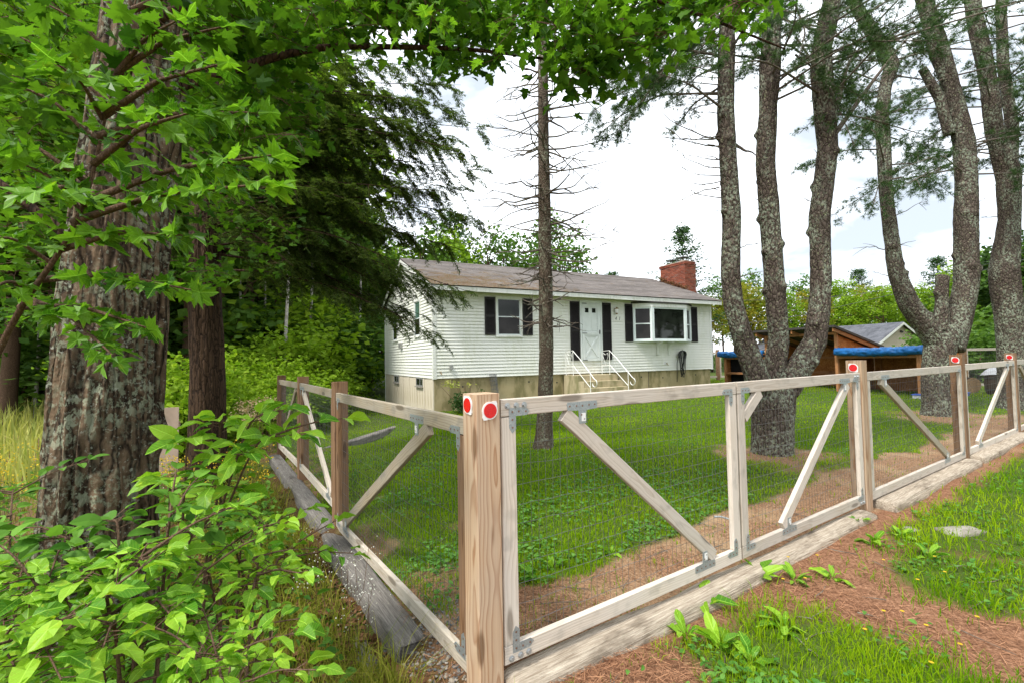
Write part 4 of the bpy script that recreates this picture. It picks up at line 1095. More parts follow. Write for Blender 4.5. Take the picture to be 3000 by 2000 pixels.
# ------------------------------------------------------------------ far fence bits, wires, yard clutter
def far_fence(label, x, y, yaw, Ln, posts, top, brace):
    e = empty('rail_fence', (x, y, hz(x, y)), yaw, label, 'fence', 'far fence sections')
    for p in posts:
        o = MB().box(p - .07, p + .07, -.07, .07, -.4, top + .12).build('post', M['brown_wood']); o.parent = e
    for z in (.12, top - .09):
        o = MB().box(0, Ln, -.02, .02, z, z + .09).build('rail', M['white_wood']); o.parent = e
    for p in [q for q in (posts[0] + .14, posts[-1] - .14) if len(posts) > 1]:
        o = MB().box(p - .045, p + .045, -.0195, .0195, .215, top - .095).build('stile', M['white_wood']); o.parent = e
    if brace:
        p = Vector(brace[0]); q = Vector(brace[1])
        b_ = board('brace', wm(e) @ p, wm(e) @ q, .089, .036, (q - p).normalized().cross(Vector((0, 1, 0))), M['white_wood'], e)
    mb = MB()
    for k in range(int(Ln / .08)): mb.tube([(k * .08, .03, .15), (k * .08, .03, top - .05)], .002, 3, False)
    for k in range(10): mb.tube([(0, .03, .15 + k * (top - .2) / 10), (Ln, .03, .15 + k * (top - .2) / 10)], .002, 3, False)
    o = mb.build('wire_mesh', M['wire']); o.parent = e
far_fence('far rail fence with one brown post just right of the house wall', 9.9, 24.0, R(8), 2.6, [.85, 2.5], 1.45, None)
far_fence('far pale rail fence behind the log pile', 16.2, 16.6, R(10), 3.2, [.05, 3.1], 1.48, ((2.7, 0, 1.1), (1.6, 0, 1.42)))
def cable(label, pts, r=.011):
    P = np.array([tuple(at(*p)) for p in pts]); t = np.linspace(0, 1, len(P)); tt = np.linspace(0, 1, 40)
    C_ = np.stack([np.interp(tt, t, P[:, k]) for k in range(3)], 1)
    for _ in range(6): C_[1:-1] = (C_[:-2] + C_[1:-1] * 2 + C_[2:]) / 4
    tag(MB().tube(C_, r, 5).build('power_line', M['dark_metal']), label, 'cable', 'overhead lines')
cable('lowest overhead line, ending beside the house wall', [(2100, 954, 24.5), (2252, 940, 23.4), (2365, 921, 22.3), (2428, 906, 21.6), (2615, 863, 20), (3060, 745, 16.5)])
cable('middle overhead line passing behind the three-stemmed pine', [(1950, 872, 27), (2193, 881, 25), (2371, 876, 23), (2538, 861, 22), (2798, 803, 19), (3060, 722, 16)])
cable('thin upper overhead line at far right over the pines', [(2360, 884, 25), (2500, 857, 23), (2798, 794, 20), (3060, 715, 17)], .007)
bx_, by_ = 15.35, 14.6
bar = empty('barrel', (bx_, by_, hz(bx_, by_)), 0, 'dark barrel with crumpled grey cover beside the log rounds', 'barrel')
mb = MB(); mb.tube([(0, 0, .0), (0, 0, .1), (0, 0, .35), (0, 0, .6), (0, 0, .66)], [.27, .30, .33, .31, .30], 20); o = mb.build('body', M['barrel_brown'], smooth=True); o.parent = bar
for z, r_ in ((.14, .315), (.50, .33)):
    mb = MB(); mb.tube([(0, 0, z), (0, 0, z + .04)], r_ + .004, 20); o = mb.build('hoop', M['dark_metal']); o.parent = bar
A = np.linspace(0, 2 * np.pi, 24, endpoint=False); Rr = np.linspace(0.02, 1, 8)
rr_, aa = np.meshgrid(Rr, A, indexing='ij')
rad = .40 * rr_ * (1 + .08 * np.sin(aa * 5)); zz = .86 - .24 * rr_ ** 2.5 + (fbm(rr_ * 3, np.cos(aa) * 2, np.sin(aa) * 2, 4) - .5) * .1
i_ = np.arange(8 * 24).reshape(8, 24); q = np.stack([i_[:-1], np.roll(i_, -1, 1)[:-1], np.roll(i_, -1, 1)[1:], i_[1:]], -1).reshape(-1, 4)
o = link('cover', npmesh('cover', np.stack([rad * np.cos(aa), rad * np.sin(aa), zz], -1).reshape(-1, 3), [q, i_[0][None]], M['tarp_grey'], True)); o.parent = bar
for k, (x, y, r_, L_, yaw, z, lb) in enumerate(((14.35, 15.3, .26, .5, .5, .26, 'lowest cut log round at left of the pile behind the fence'), (14.85, 15.5, .24, .5, .7, .24, 'cut log round in the middle of the pile bottom row'),
                                 (15.4, 15.9, .25, .5, .6, .25, 'cut log round at the pile end next to the barrel'), (14.75, 15.5, .22, .45, .4, .68, 'cut log round on top of the pile'))):
    e = empty('log_round', (x, y, hz(x, y) + z), yaw + R(230), lb, 'log', 'log rounds behind the fence')
    mb = MB(); mb.tube([(0, 0, 0), (L_ * .5, 0, 0), (L_, 0, 0)], r_, 18, False); o = mb.build('bark', M['dark_bark'], smooth=True); o.parent = e
    for x_ in (0.002, L_ - .002):
        mb = MB(); mb.tube([(x_, 0, 0), (x_ + .006, 0, 0)], r_ * .985, 18); o = mb.build('cut_face', M['log_end']); o.parent = e
for (px, py, Y, s_, lb) in ((2692, 1154, 13.6, .34, 'small pale blue tub at the shed corner behind the pine'), (2828, 1158, 13.9, .22, 'small blue lid lying by the log pile')):
    p = at(px, py, Y); e = empty('plastic_tub', (p.x, p.y, hz(p.x, p.y)), .6, lb, 'tub')
    o = MB().box(-s_ / 2, s_ / 2, -s_ / 3, s_ / 3, 0, .10).build('tub', M['blue_plastic' if s_ < .3 else 'tarp_grey']); o.parent = e
    o = MB().box(-s_ / 2 - .02, s_ / 2 + .02, -s_ / 3 - .02, s_ / 3 + .02, .101, .125).build('rim', M['blue_plastic']); o.parent = e
def rock(name, p, sx, sy, sz, mat, label, seed, cat='stone', yaw=0.0, group=None, boxy=0.0):
    na, nr = 18, 11
    th, ph = np.meshgrid(np.linspace(0, 2 * np.pi, na, endpoint=False), np.linspace(.05, np.pi - .05, nr), indexing='xy')
    d = np.stack([np.cos(th) * np.sin(ph), np.sin(th) * np.sin(ph), np.cos(ph)], -1)
    if boxy: d = d / (np.max(np.abs(d), -1, keepdims=True) ** boxy)
    k = 1 + (fbm(d[..., 0] * 1.8 + seed, d[..., 1] * 1.8, d[..., 2] * 1.8, seed) - .5) * .35
    v = (d * k[..., None] * V3(sx, sy, sz)).reshape(-1, 3)
    i_ = np.arange(na * nr).reshape(nr, na)
    q = np.stack([i_[:-1], i_[1:], np.roll(i_, -1, 1)[1:], np.roll(i_, -1, 1)[:-1]], -1).reshape(-1, 4)
    o = link(name, npmesh(name, v, [q, np.array([i_[0], i_[-1][::-1]])], M[mat], True)); o.location = p; o.rotation_euler = (0, 0, yaw)
    return tag(o, label, cat, group)
rock('paving_stone', (3.62, 4.30, -.01), .11, .07, .04, 'stone', 'flat grey stone slab in grass nearer the gate post', 3, yaw=.35, boxy=.8)
rock('paving_stone', (4.02, 4.22, .0), .19, .10, .055, 'stone', 'flat pale stone slab at the edge of the roadside grass', 7, yaw=.1, boxy=.8)
rock('round_stone', fp(-.02, .38, -.06), .06, .055, .045, 'stone', 'round brown stone in the gravel left of the corner post', 5)
p = at(492, 1250, 9.0)
pk = empty('wooden_panel', (p.x, p.y, hz(p.x, p.y)), .5, 'pinkish wooden panel standing between the oak and the dark trunk', 'panel')
o = MB().box(-.17, .17, -.02, .02, -.1, 1.28).build('board', M['board_pink']); o.parent = pk
o = MB().box(-.19, .19, .021, .05, .9, 1.0).build('cleat', M['board_pink']); o.parent = pk
# ------------------------------------------------------------------ plants: tools
def norm(a): return a / (np.linalg.norm(a, axis=-1, keepdims=True) + 1e-9)
def leaf_t(outline, fold=.18, curl=.25, cy=.4):
    """leaf blade from a half outline (x, y), folded along the midrib; returns vertices and triangles"""
    r = [(x, y) for x, y in outline]; l = [(-x, y) for x, y in outline[::-1] if x > 1e-6]
    pts = r + l
    v = [(0, cy)] + pts
    v = np.array([(x, y, fold * abs(x) - curl * (y - .3) ** 2) for x, y in v])
    n = len(pts)
    f = np.array([(0, 1 + i, 1 + (i + 1) % n) for i in range(n)])
    return v, f
MAPLE = leaf_t([(0, -.02), (.10, .02), (.30, -.04), (.27, .10), (.50, .20), (.36, .28), (.58, .52), (.36, .48), (.22, .46), (.30, .70), (.16, .68), (.12, .82), (0, 1.0)], .16, .30)
MAPLE2 = leaf_t([(0, 0), (.28, -.02), (.24, .14), (.56, .42), (.22, .44), (.24, .72), (0, 1.0)], .14, .25)
OVAL = leaf_t([(0, 0), (.16, .10), (.27, .30), (.285, .50), (.22, .72), (.10, .90), (0, 1.0)], .25, .35)
DOCK = leaf_t([(0, -.12), (.035, .0), (.10, .12), (.17, .35), (.20, .60), (.15, .85), (.06, .97), (0, 1.0)], .22, .5)
DIAM = (np.array([(0, 0, 0), (.42, .5, .10), (0, 1, -.05), (-.42, .5, .10)], float), np.array([(0, 1, 2), (0, 2, 3)]))
SLIM = (np.array([(0, 0, 0), (.16, .45, .0), (0, 1, 0), (-.16, .45, 0)], float), np.array([(0, 1, 2), (0, 2, 3)]))
def basis(y, n):
    y = norm(y); x = norm(np.cross(y, n)); z = np.cross(x, y)
    return x, y, z
def scatter(t, pos, ydir, nrm, size, tint):
    v, f = t
    x, y, z = basis(ydir, nrm)
    s = size[:, None, None]
    V = pos[:, None, :] + s * (v[None, :, 0:1] * x[:, None] + v[None, :, 1:2] * y[:, None] + v[None, :, 2:3] * z[:, None])
    k, N = len(v), len(pos)
    F = (f[None] + (np.arange(N) * k)[:, None, None]).reshape(-1, 3)
    return V.reshape(-1, 3), F, np.repeat(tint, k)
def rdir(n, zmin=-1, zmax=1):
    z = rng.uniform(zmin, zmax, n); a = rng.uniform(0, 2 * np.pi, n); r = np.sqrt(np.maximum(0, 1 - z * z))
    return np.stack([r * np.cos(a), r * np.sin(a), z], 1)
def part(name, arr, mat, parent, kind=None):
    V, F, T = arr
    o = link(name, npmesh(name, V - np.array(parent.location), F, M[mat], False, T)); o.parent = parent
    if kind: o['kind'] = kind
    return o
def joinarr(lst):
    V, F, T, n = [], [], [], 0
    for v, f, t in lst: V.append(v); F.append(f + n); T.append(t); n += len(v)
    return np.concatenate(V), np.concatenate(F), np.concatenate(T)
def curve(pts, n):
    P = np.array([tuple(p) for p in pts], float)
    t = np.linspace(0, 1, len(P)); tt = np.linspace(0, 1, n)
    C_ = np.stack([np.interp(tt, t, P[:, k]) for k in range(P.shape[1])], 1)
    for _ in range(max(1, n // (len(P) * 2))): C_[1:-1] = (C_[:-2] + C_[1:-1] * 2 + C_[2:]) / 4
    return C_
def trunk(name, pts, rad, mat, parent, na=48, step=.05, amp=.02, kt=3.0, kz=1.2, seed=1, flare=0.0, knots=()):
    """bark-covered stem through pts; ridges and furrows are geometry"""
    P = np.array([tuple(p) for p in pts], float)
    Ln = np.linalg.norm(np.diff(P, axis=0), axis=1).sum(); n = max(8, int(Ln / step))
    d = np.concatenate([[0], np.cumsum(np.linalg.norm(np.diff(P, axis=0), axis=1))]); tt = np.linspace(0, d[-1], n)
    C_ = np.stack([np.interp(tt, d, P[:, k]) for k in range(3)], 1); Rr = np.interp(tt, d, rad)
    for _ in range(max(2, int(n / len(P) / 4))):
        C_[1:-1] = (C_[:-2] + C_[1:-1] * 2 + C_[2:]) / 4; Rr[1:-1] = (Rr[:-2] + Rr[1:-1] * 2 + Rr[2:]) / 4
    T = norm(np.gradient(C_, axis=0)); X = norm(np.cross(T, np.broadcast_to(V3(0, 1, 0), T.shape))); Y = np.cross(T, X)
    A = np.linspace(0, 2 * np.pi, na, endpoint=False)
    ca, sa = np.cos(A)[None], np.sin(A)[None]; zc = tt[:, None]
    rid = 1 - np.abs(2 * fbm(ca * kt, sa * kt, zc * kz, seed, 2) - 1) * 1.6
    big = fbm(ca * .9, sa * .9, zc * .7, seed + 5, 2) - .5; fine = fbm(ca * kt * 3, sa * kt * 3, zc * kz * 4, seed + 8, 2) - .5
    r = Rr[:, None] * (1 + big * .22) + amp * (rid - .5) + amp * .6 * fine
    if flare: r = r * (1 + flare * np.exp(-zc / .22) * (1 + .55 * np.sin(A * 5 + seed)[None] + .3 * np.sin(A * 3 + 2 * seed)[None]))
    for (zk, ak, rk, hk) in knots:
        r = r + hk * np.exp(-((zc - zk) ** 2 + (Rr[:, None] * ((A[None] - ak + np.pi) % (2 * np.pi) - np.pi)) ** 2) / rk ** 2)
    v = C_[:, None] + r[..., None] * (ca[..., None] * X[:, None] + sa[..., None] * Y[:, None])
    i_ = np.arange(n * na).reshape(n, na)
    q = np.stack([i_[:-1], np.roll(i_, -1, 1)[:-1], np.roll(i_, -1, 1)[1:], i_[1:]], -1).reshape(-1, 4)
    me = npmesh(name, v.reshape(-1, 3) - np.array(parent.location), [q, np.array([i_[0][::-1], i_[-1]])], M[mat], True)
    o = link(name, me); o.parent = parent
    return o
def tree(name, base, label, cat='tree', group=None):
    return empty(name, tuple(base), 0, label, cat, group)
def ptz(pts): return [at(*p) for p in pts]

# ------------------------------------------------------------------ big oak at the left
oak = tree('oak_tree', (-2.86, 3.25, -.45), 'big oak with furrowed lichen bark at the left edge, leaves overhead')
trunk('trunk', [(-2.92, 3.25, -.6), (-2.90, 3.25, .2), (-2.86, 3.26, 1.6), (-2.80, 3.28, 2.6), (-2.66, 3.32, 4.2), (-2.4, 3.4, 6.4)], [.35, .315, .285, .265, .245, .20], 'oak_bark', oak, 170, .020, .055, 4.2, .85, 3, .12, [(1.75, 3.6, .12, .05)])
limbs = [[(-2.66, 3.3, 4.2), (-1.6, 3.4, 4.9), (0, 3.7, 5.0), (1.6, 4.0, 4.75), (2.6, 4.2, 4.5)], [(-2.7, 3.3, 3.6), (-1.7, 3.9, 4.4), (-.4, 4.4, 4.7), (1.0, 4.8, 4.75)],
         [(-2.75, 3.2, 3.0), (-2.2, 2.6, 3.6), (-1.0, 2.5, 4.0), (.2, 2.8, 4.2)], [(-2.9, 3.2, 2.4), (-3.4, 3.0, 2.9), (-4.4, 3.2, 3.5)]]
for l_ in limbs:
    c_ = curve(l_, 24); o = MB().tube(c_ - np.array(oak.location), np.linspace(.04, .008, 24), 7, False).build('limb', M['dark_bark'], smooth=True); o.parent = oak
def canopy(n, boxes, t, size, mat, twig_mb=None):
    """leaves drawn towards the gathering points given in boxes: (px0, px1, py0, py1, Y0, Y1, weight)"""
    W = np.array([b[6] for b in boxes], float); W /= W.sum()
    cl, cs = [], []
    for b, w_ in zip(boxes, W):
        m = max(1, int(n * w_ / 16))
        for _ in range(m):
            c = np.array(at(random.uniform(b[0], b[1]), random.uniform(b[2], b[3]), random.uniform(b[4], b[5])))
            cl.append(c)
    cl = np.array(cl)
    k = 16
    pos = np.repeat(cl, k, 0) + rng.normal(0, 1, (len(cl) * k, 3)) * V3(.17, .17, .075)
    y = rdir(len(pos), -.75, .15); nn = norm(V3(0, 0, 1) + rng.normal(0, .55, (len(pos), 3)))
    sz = rng.uniform(size[0], size[1], len(pos))
    if twig_mb is not None:
        for i in range(len(cl)):
            for j in range(5):
                p = pos[i * k + j]; q = cl[i] + V3(0, 0, .06)
                twig_mb.tube([q, (p + q) / 2 + V3(0, 0, .02), p], [.004, .003, .002], 3, False)
    return pos, y, nn, sz
def leaf_objects(t, pos, y, nn, sz, mat, parent, name='leaf', variants=5):
    v, f = t
    ms = []
    for k in range(variants):
        vv = v.copy(); vv[:, 2] += (rng.random(len(v)) - .5) * .16 - rng.uniform(-.1, .5) * (vv[:, 1] - .3) ** 2 + rng.uniform(-.25, .25) * vv[:, 0] * vv[:, 1]; vv[:, 0] *= rng.uniform(.85, 1.15)
        ms.append(npmesh(name, vv, f, M[mat]))
    X, Y, Z = basis(y, nn)
    for i in range(len(pos)):
        m = Matrix(((X[i, 0] * sz[i], Y[i, 0] * sz[i], Z[i, 0] * sz[i], pos[i, 0]), (X[i, 1] * sz[i], Y[i, 1] * sz[i], Z[i, 1] * sz[i], pos[i, 1]), (X[i, 2] * sz[i], Y[i, 2] * sz[i], Z[i, 2] * sz[i], pos[i, 2]), (0, 0, 0, 1)))
        o = link(name, ms[i % variants]); o.parent = parent; o.matrix_basis = Matrix.Translation(-Vector(parent.location)) @ m
tw = MB()
big = canopy(300, [(780, 1250, -60, 90, 2.9, 3.8, 1), (1250, 1800, -80, 110, 3.0, 4.0, 1.2), (1800, 2230, -80, 40, 3.2, 4.2, .8)], MAPLE, (.08, .125), 'near_leaf', tw)
leaf_objects(MAPLE, big[0][:300], big[1][:300], big[2][:300], big[3][:300], 'near_leaf', oak)
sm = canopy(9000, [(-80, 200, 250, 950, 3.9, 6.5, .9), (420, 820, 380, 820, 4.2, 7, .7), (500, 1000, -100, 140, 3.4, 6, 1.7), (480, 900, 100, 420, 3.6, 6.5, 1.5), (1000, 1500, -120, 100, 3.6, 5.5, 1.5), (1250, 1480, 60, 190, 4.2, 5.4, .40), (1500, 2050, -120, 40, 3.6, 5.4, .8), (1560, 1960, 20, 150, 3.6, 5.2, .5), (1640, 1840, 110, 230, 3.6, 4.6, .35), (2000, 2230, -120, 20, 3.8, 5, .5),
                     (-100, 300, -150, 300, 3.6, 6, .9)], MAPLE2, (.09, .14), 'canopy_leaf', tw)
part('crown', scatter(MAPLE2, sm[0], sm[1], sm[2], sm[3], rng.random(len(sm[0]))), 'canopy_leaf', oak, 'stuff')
o = tw.build('twigs', M['twig_bark']); o.parent = oak; o.location = -Vector(oak.location); o['kind'] = 'stuff'

# ------------------------------------------------------------------ young maple in front of the oak
def sapling(name, label, base, branches, t, sz, mat, spacing, group=None, cat='sapling', rr=(.011, .003), droop=-.35, maxn=300, tilt=.45, mass=None):
    e = tree(name, base, label, cat, group)
    mb = MB(); P, Y, N, S = [], [], [], []
    for br in branches:
        c_ = curve(br, 20); Ln = np.linalg.norm(np.diff(c_, axis=0), axis=1).sum()
        r0 = rr[0] * min(1, Ln / .8 + .25)
        mb.tube(c_, np.linspace(r0, rr[1], 20), 6, False)
        k = int(Ln / spacing)
        for i in range(k):
            f = .25 + .75 * (i + .5) / k
            if len(br) > 3 and f < .4: continue
            j = min(18, int(f * 19)); p = c_[j] + (c_[j + 1] - c_[j]) * (f * 19 - j) if j < 19 else c_[19]
            d = norm((c_[min(19, j + 1)] - c_[max(0, j - 1)])[None])[0]
            side = np.cross(d, V3(0, 0, 1)); side = side / (np.linalg.norm(side) + 1e-6) * (1 if i % 2 else -1)
            y = norm((side * .9 + d * rng.uniform(.2, .8) + V3(0, 0, droop) + rng.normal(0, .28, 3))[None])[0]
            pt_ = rng.uniform(.02, .05)
            q = p + y * pt_ + V3(0, 0, .01)
            mb.tube([p, q], .0016, 3, False)
            P.append(q); Y.append(y); N.append(V3(0, 0, 1) + rng.normal(0, tilt, 3)); S.append(rng.uniform(*sz))
        P.append(c_[-1]); Y.append(c_[-1] - c_[-2]); N.append(V3(0, 0, 1) + rng.normal(0, tilt, 3)); S.append(sz[1])
    P, Y, N, S = map(np.array, (P, Y, N, S))
    o = mb.build('stem', M['twig_bark'], smooth=True); o.parent = e; o.location = -Vector(e.location)
    Y = norm(Y.astype(float))
    od = np.argsort(np.linalg.norm(P, axis=1)); P, Y, N, S = P[od], Y[od], N[od], S[od]
    leaf_objects(t, P[:maxn], Y[:maxn], N[:maxn], S[:maxn], mat, e)
    if len(P) > maxn: part('leaves', scatter(t, P[maxn:], Y[maxn:], N[maxn:], S[maxn:], rng.random(len(P) - maxn)), mass or 'shrub_mass', e, 'stuff')
    return e
B = []
main = [at(-80, 1180, 2.3), at(60, 900, 2.15), at(190, 720, 2.05), at(262, 560, 2.0), at(320, 290, 2.0), at(420, -80, 2.0)]
B.append(main)
for s_, e_ in (((255, 590, 2.0), (800, 455, 1.75)), ((215, 650, 2.05), (790, 540, 1.7)), ((275, 480, 2.0), (560, 330, 1.75)), ((290, 400, 2.0), (760, 330, 1.85)), ((305, 340, 2), (640, 190, 1.8)), ((330, 230, 2), (520, 60, 1.85)),
               ((240, 620, 2.05), (40, 470, 1.9)), ((262, 540, 2), (-60, 380, 1.9)), ((285, 420, 2), (30, 240, 1.9)), ((310, 300, 2), (60, 110, 1.9)), ((340, 180, 2), (130, 10, 1.95)), ((150, 770, 2.1), (-80, 690, 1.9)),
               ((180, 730, 2.1), (540, 690, 1.85)), ((120, 820, 2.15), (560, 850, 1.9)), ((60, 900, 2.2), (430, 960, 2.0)), ((100, 850, 2.2), (-60, 860, 1.9)), ((90, 880, 2.2), (330, 1040, 2.0)),
               ((330, 220, 2.0), (650, 80, 1.9)), ((390, 30, 2.0), (700, -40, 2.0)), ((250, 600, 2.0), (120, 560, 1.6)), ((300, 350, 2.0), (170, 190, 1.7))):
    p, q = Vector(at(*s_)), Vector(at(*e_)); m_ = (p + q) / 2 + Vector((0, 0, .05))
    B.append([p, m_, q])
sapling('maple_sapling', 'young maple with bright lobed leaves in front of the oak trunk', at(-80, 2150, 2.3), B, MAPLE, (.07, .125), 'near_leaf', .036, rr=(.017, .003), droop=-.35, mass='canopy_leaf', tilt=.6)

# ------------------------------------------------------------------ leafy shrubs at lower left
def arch(bx, by, tx, ty, tz, lift=.25):
    z = hz(bx, by)
    return [(bx, by, z), (bx + (tx - bx) * .25, by + (ty - by) * .25, z + (tz - z) * .55 + lift * .3), (bx + (tx - bx) * .65, by + (ty - by) * .65, z + (tz - z) * .9 + lift * .5), (tx, ty, tz)]
def bunch(bx, by, n, targets, seed):
    r_ = random.Random(seed); out = []
    for tgt in targets:
        t = Vector(at(*tgt)); a_ = arch(bx + r_.uniform(-.12, .12), by + r_.uniform(-.12, .12), t.x, t.y, t.z)
        out.append(a_)
        c_ = curve(a_, 20)
        for j in range(n):
            f = r_.uniform(.35, .95); p = c_[int(f * 19)]
            q = p + np.array([r_.uniform(-.30, .30), r_.uniform(-.30, .30), r_.uniform(-.06, .16)])
            out.append([tuple(p), tuple((p + q) / 2 + V3(0, 0, .02)), tuple(q)])
    return out
T1 = [(130, 1580, 1.75), (330, 1520, 1.7), (520, 1500, 1.8), (240, 1700, 1.5), (60, 1750, 1.45), (420, 1640, 1.55), (640, 1540, 1.9), (300, 1900, 1.3), (100, 1930, 1.2), (500, 1800, 1.45)]
sapling('leafy_shrub', 'leafy green shrub with spotted oval leaves in the lower left corner', (-1.45, 1.75, hz(-1.45, 1.75)), bunch(-1.45, 1.75, 4, T1, 1), OVAL, (.035, .10), 'shrub_leaf', .044, 'shrubs on the bank', 'shrub', (.009, .0022), -.15, 300, .35)
T2 = [(640, 1230, 2.3), (830, 1200, 2.3), (880, 1270, 2.25), (560, 1290, 2.25), (720, 1330, 2.2), (500, 1400, 2.2)]
sapling('leafy_shrub', 'tall thin shrub with leaf sprays between the two big trunks', (-1.75, 2.5, hz(-1.75, 2.5)), bunch(-1.75, 2.5, 1, T2, 2), OVAL, (.085, .14), 'shrub_leaf', .085, 'shrubs on the bank', 'shrub', (.009, .0022), -.12, 300, .4)
T3 = [(720, 1600, 2.1), (800, 1540, 2.4), (620, 1640, 1.9), (860, 1640, 2.3), (740, 1720, 1.9), (560, 1720, 1.7)]
sapling('leafy_shrub', 'low leafy shrub in front of the second left fence post', (-1.22, 2.25, hz(-1.22, 2.25)), bunch(-1.3, 2.25, 3, T3, 3), OVAL, (.035, .095), 'shrub_leaf', .055, 'shrubs on the bank', 'shrub', (.008, .002), -.12, 300, .4)
T4 = [(660, 1880, 1.5), (620, 1980, 1.3), (740, 2010, 1.35), (520, 1950, 1.3), (800, 1930, 1.5)]
sapling('leafy_shrub', 'small spreading shrub at the bottom edge, left of the corner post', (-.80, 1.38, hz(-.80, 1.38)), bunch(-.92, 1.38, 3, T4, 4), OVAL, (.035, .085), 'shrub_leaf', .05, 'shrubs on the bank', 'shrub', (.006, .0018), -.12, 300, .4)
T5 = [(40, 1420, 2.6), (-40, 1550, 2.2), (90, 1640, 2.1), (-60, 1700, 1.8), (10, 1840, 1.5), (60, 1980, 1.2), (180, 1990, 1.15)]
sapling('leafy_shrub', 'shrub cut off by the left picture edge, below the oak trunk', (-2.0, 1.75, hz(-2.0, 1.75)), bunch(-2.0, 1.75, 6, T5, 5), OVAL, (.05, .09), 'shrub_leaf', .046, 'shrubs on the bank', 'shrub', (.008, .002), -.12, 300, .4)

# ------------------------------------------------------------------ hemlock: dark trunk and drooping boughs
hx, hy = -5.28, 8.0
hem = tree('hemlock_tree', (hx, hy, hz(hx, hy)), 'dark trunked hemlock with drooping boughs hanging before the house gable')
trunk('trunk', [(hx + .03, hy, -.8), (hx, hy, .3), (hx - .02, hy, 1.6), (hx - .08, hy, 3.2), (hx - .1, hy, 6), (hx, hy, 12)], [.31, .27, .255, .235, .20, .12], 'dark_bark', hem, 90, .05, .028, 4, .9, 7, .25)
hp, hy_, hn, hs = [], [], [], []
def bough(p0, tip, wig, twigs=34, tl=.75):
    p0, tip = np.array(tuple(p0)), np.array(tuple(tip)); mid = p0 * .45 + tip * .55 + V3(0, 0, wig)
    c_ = curve([p0, p0 * .75 + tip * .25 + V3(0, 0, wig * .8), mid, tip], 40); Ln = np.linalg.norm(np.diff(c_, axis=0), axis=1).sum()
    hb2 = MB(); hb2.tube(c_, np.linspace(.026, .004, 40), 5, False)
    for i in range(twigs):
        f = rng.uniform(.2, 1.0) ** .8; j = min(38, int(f * 39)); d = norm((c_[j + 1] - c_[j])[None])[0]
        sd = np.cross(d, V3(0, 0, 1)); sd /= np.linalg.norm(sd) + 1e-6
        dr = norm((sd * rng.choice([-1, 1]) * rng.uniform(.3, 1) + d * rng.uniform(.3, .9) + V3(0, 0, rng.uniform(-.7, .15)))[None])[0]
        L_ = tl * rng.uniform(.45, 1.1) * (1.15 - .55 * f)
        n = 9; tq = np.linspace(0, 1, n)[:, None]
        pts = c_[j] + dr * L_ * tq + V3(0, 0, -1) * (tq ** 2) * L_ * .28 + np.cumsum(rng.normal(0, .02, (n, 3)), 0) * L_
        hb2.tube(pts, np.linspace(.006, .002, n), 3, False)
        for q in range(2, n):
            for sgn in (-1, 1, -1, 1):
                dd = norm((pts[q] - pts[q - 1])[None])[0]; s2 = np.cross(dd, V3(0, 0, 1)); s2 /= np.linalg.norm(s2) + 1e-6
                yd = norm((s2 * sgn * .9 + dd * .75 + V3(0, 0, -.2) + rng.normal(0, .4, 3))[None])[0]
                l2 = rng.uniform(.06, .15) * (1.1 - q / n * .5); b0 = pts[q] - (pts[q] - pts[q - 1]) * rng.random()
                m = 6
                for r_ in range(m):
                    pp = b0 + yd * l2 * (r_ + .3) / m
                    s3 = np.cross(yd, V3(0, 0, 1)); s3 /= np.linalg.norm(s3) + 1e-6
                    for sg2 in (-1, 1):
                        hp.append(pp); hy_.append(s3 * sg2 + yd * .7 + V3(0, 0, -.15)); hn.append(V3(0, 0, 1)); hs.append(rng.uniform(.024, .042))
    o = hb2.build('bough', M['dark_bark']); o.parent = hem; o.location = -Vector(hem.location)
tips = [(1425, 640, 8.4, 4.6), (1395, 500, 8.6, 5.2), (1390, 860, 8.2, 4.2), (1330, 400, 8.4, 5.6), (1290, 980, 8.0, 3.6), (1250, 300, 8.2, 6.0), (1240, 800, 7.8, 4.4), (1300, 720, 9.0, 4.8), (1120, 620, 7.6, 4.6),
        (1150, 420, 8.6, 5.4), (1010, 700, 7.4, 4.4), (930, 560, 7.4, 4.8), (1350, 250, 9.2, 6.4), (1210, 560, 9.4, 5.2), (960, 330, 7.8, 5.6), (1060, 200, 8.2, 6.4), (860, 780, 7.0, 4.0),
        (1330, 860, 8.8, 4.4), (1180, 930, 8.6, 4.0), (790, 640, 7.0, 4.4), (1420, 380, 9.4, 6.0), (400, 800, 7.5, 4.0), (300, 600, 8.5, 5.0), (1250, 930, 9.0, 3.9), (1100, 780, 9.2, 4.6),
        (1200, 690, 8.4, 4.6), (1060, 480, 9.0, 5.4), (900, 200, 8.4, 6.6), (1290, 560, 8.0, 5.0), (1400, 450, 8.0, 5.6), (1360, 560, 9.2, 5.4), (1380, 740, 8.6, 4.8), (1340, 320, 8.8, 6.2), (1280, 420, 9.0, 5.8), (1310, 640, 8.6, 5.0), (1220, 480, 8.2, 5.4), (1290, 200, 8.6, 6.6), (1200, 360, 8.0, 5.8), (1260, 860, 8.4, 4.2), (1150, 850, 8.2, 4.0)]
for (px, py, Y, z0) in tips: bough((hx - .05, hy, z0 - .3), at(px, py, Y), rng.uniform(.15, .5), 48 if px > 1150 else 20, .85)
hp, hy_, hn, hs = map(np.array, (hp, hy_, hn, hs))
part('crown', scatter(SLIM, hp, hy_, hn + rng.normal(0, .3, hn.shape), hs * 1.15, rng.random(len(hp))), 'hemlock', hem, 'stuff')

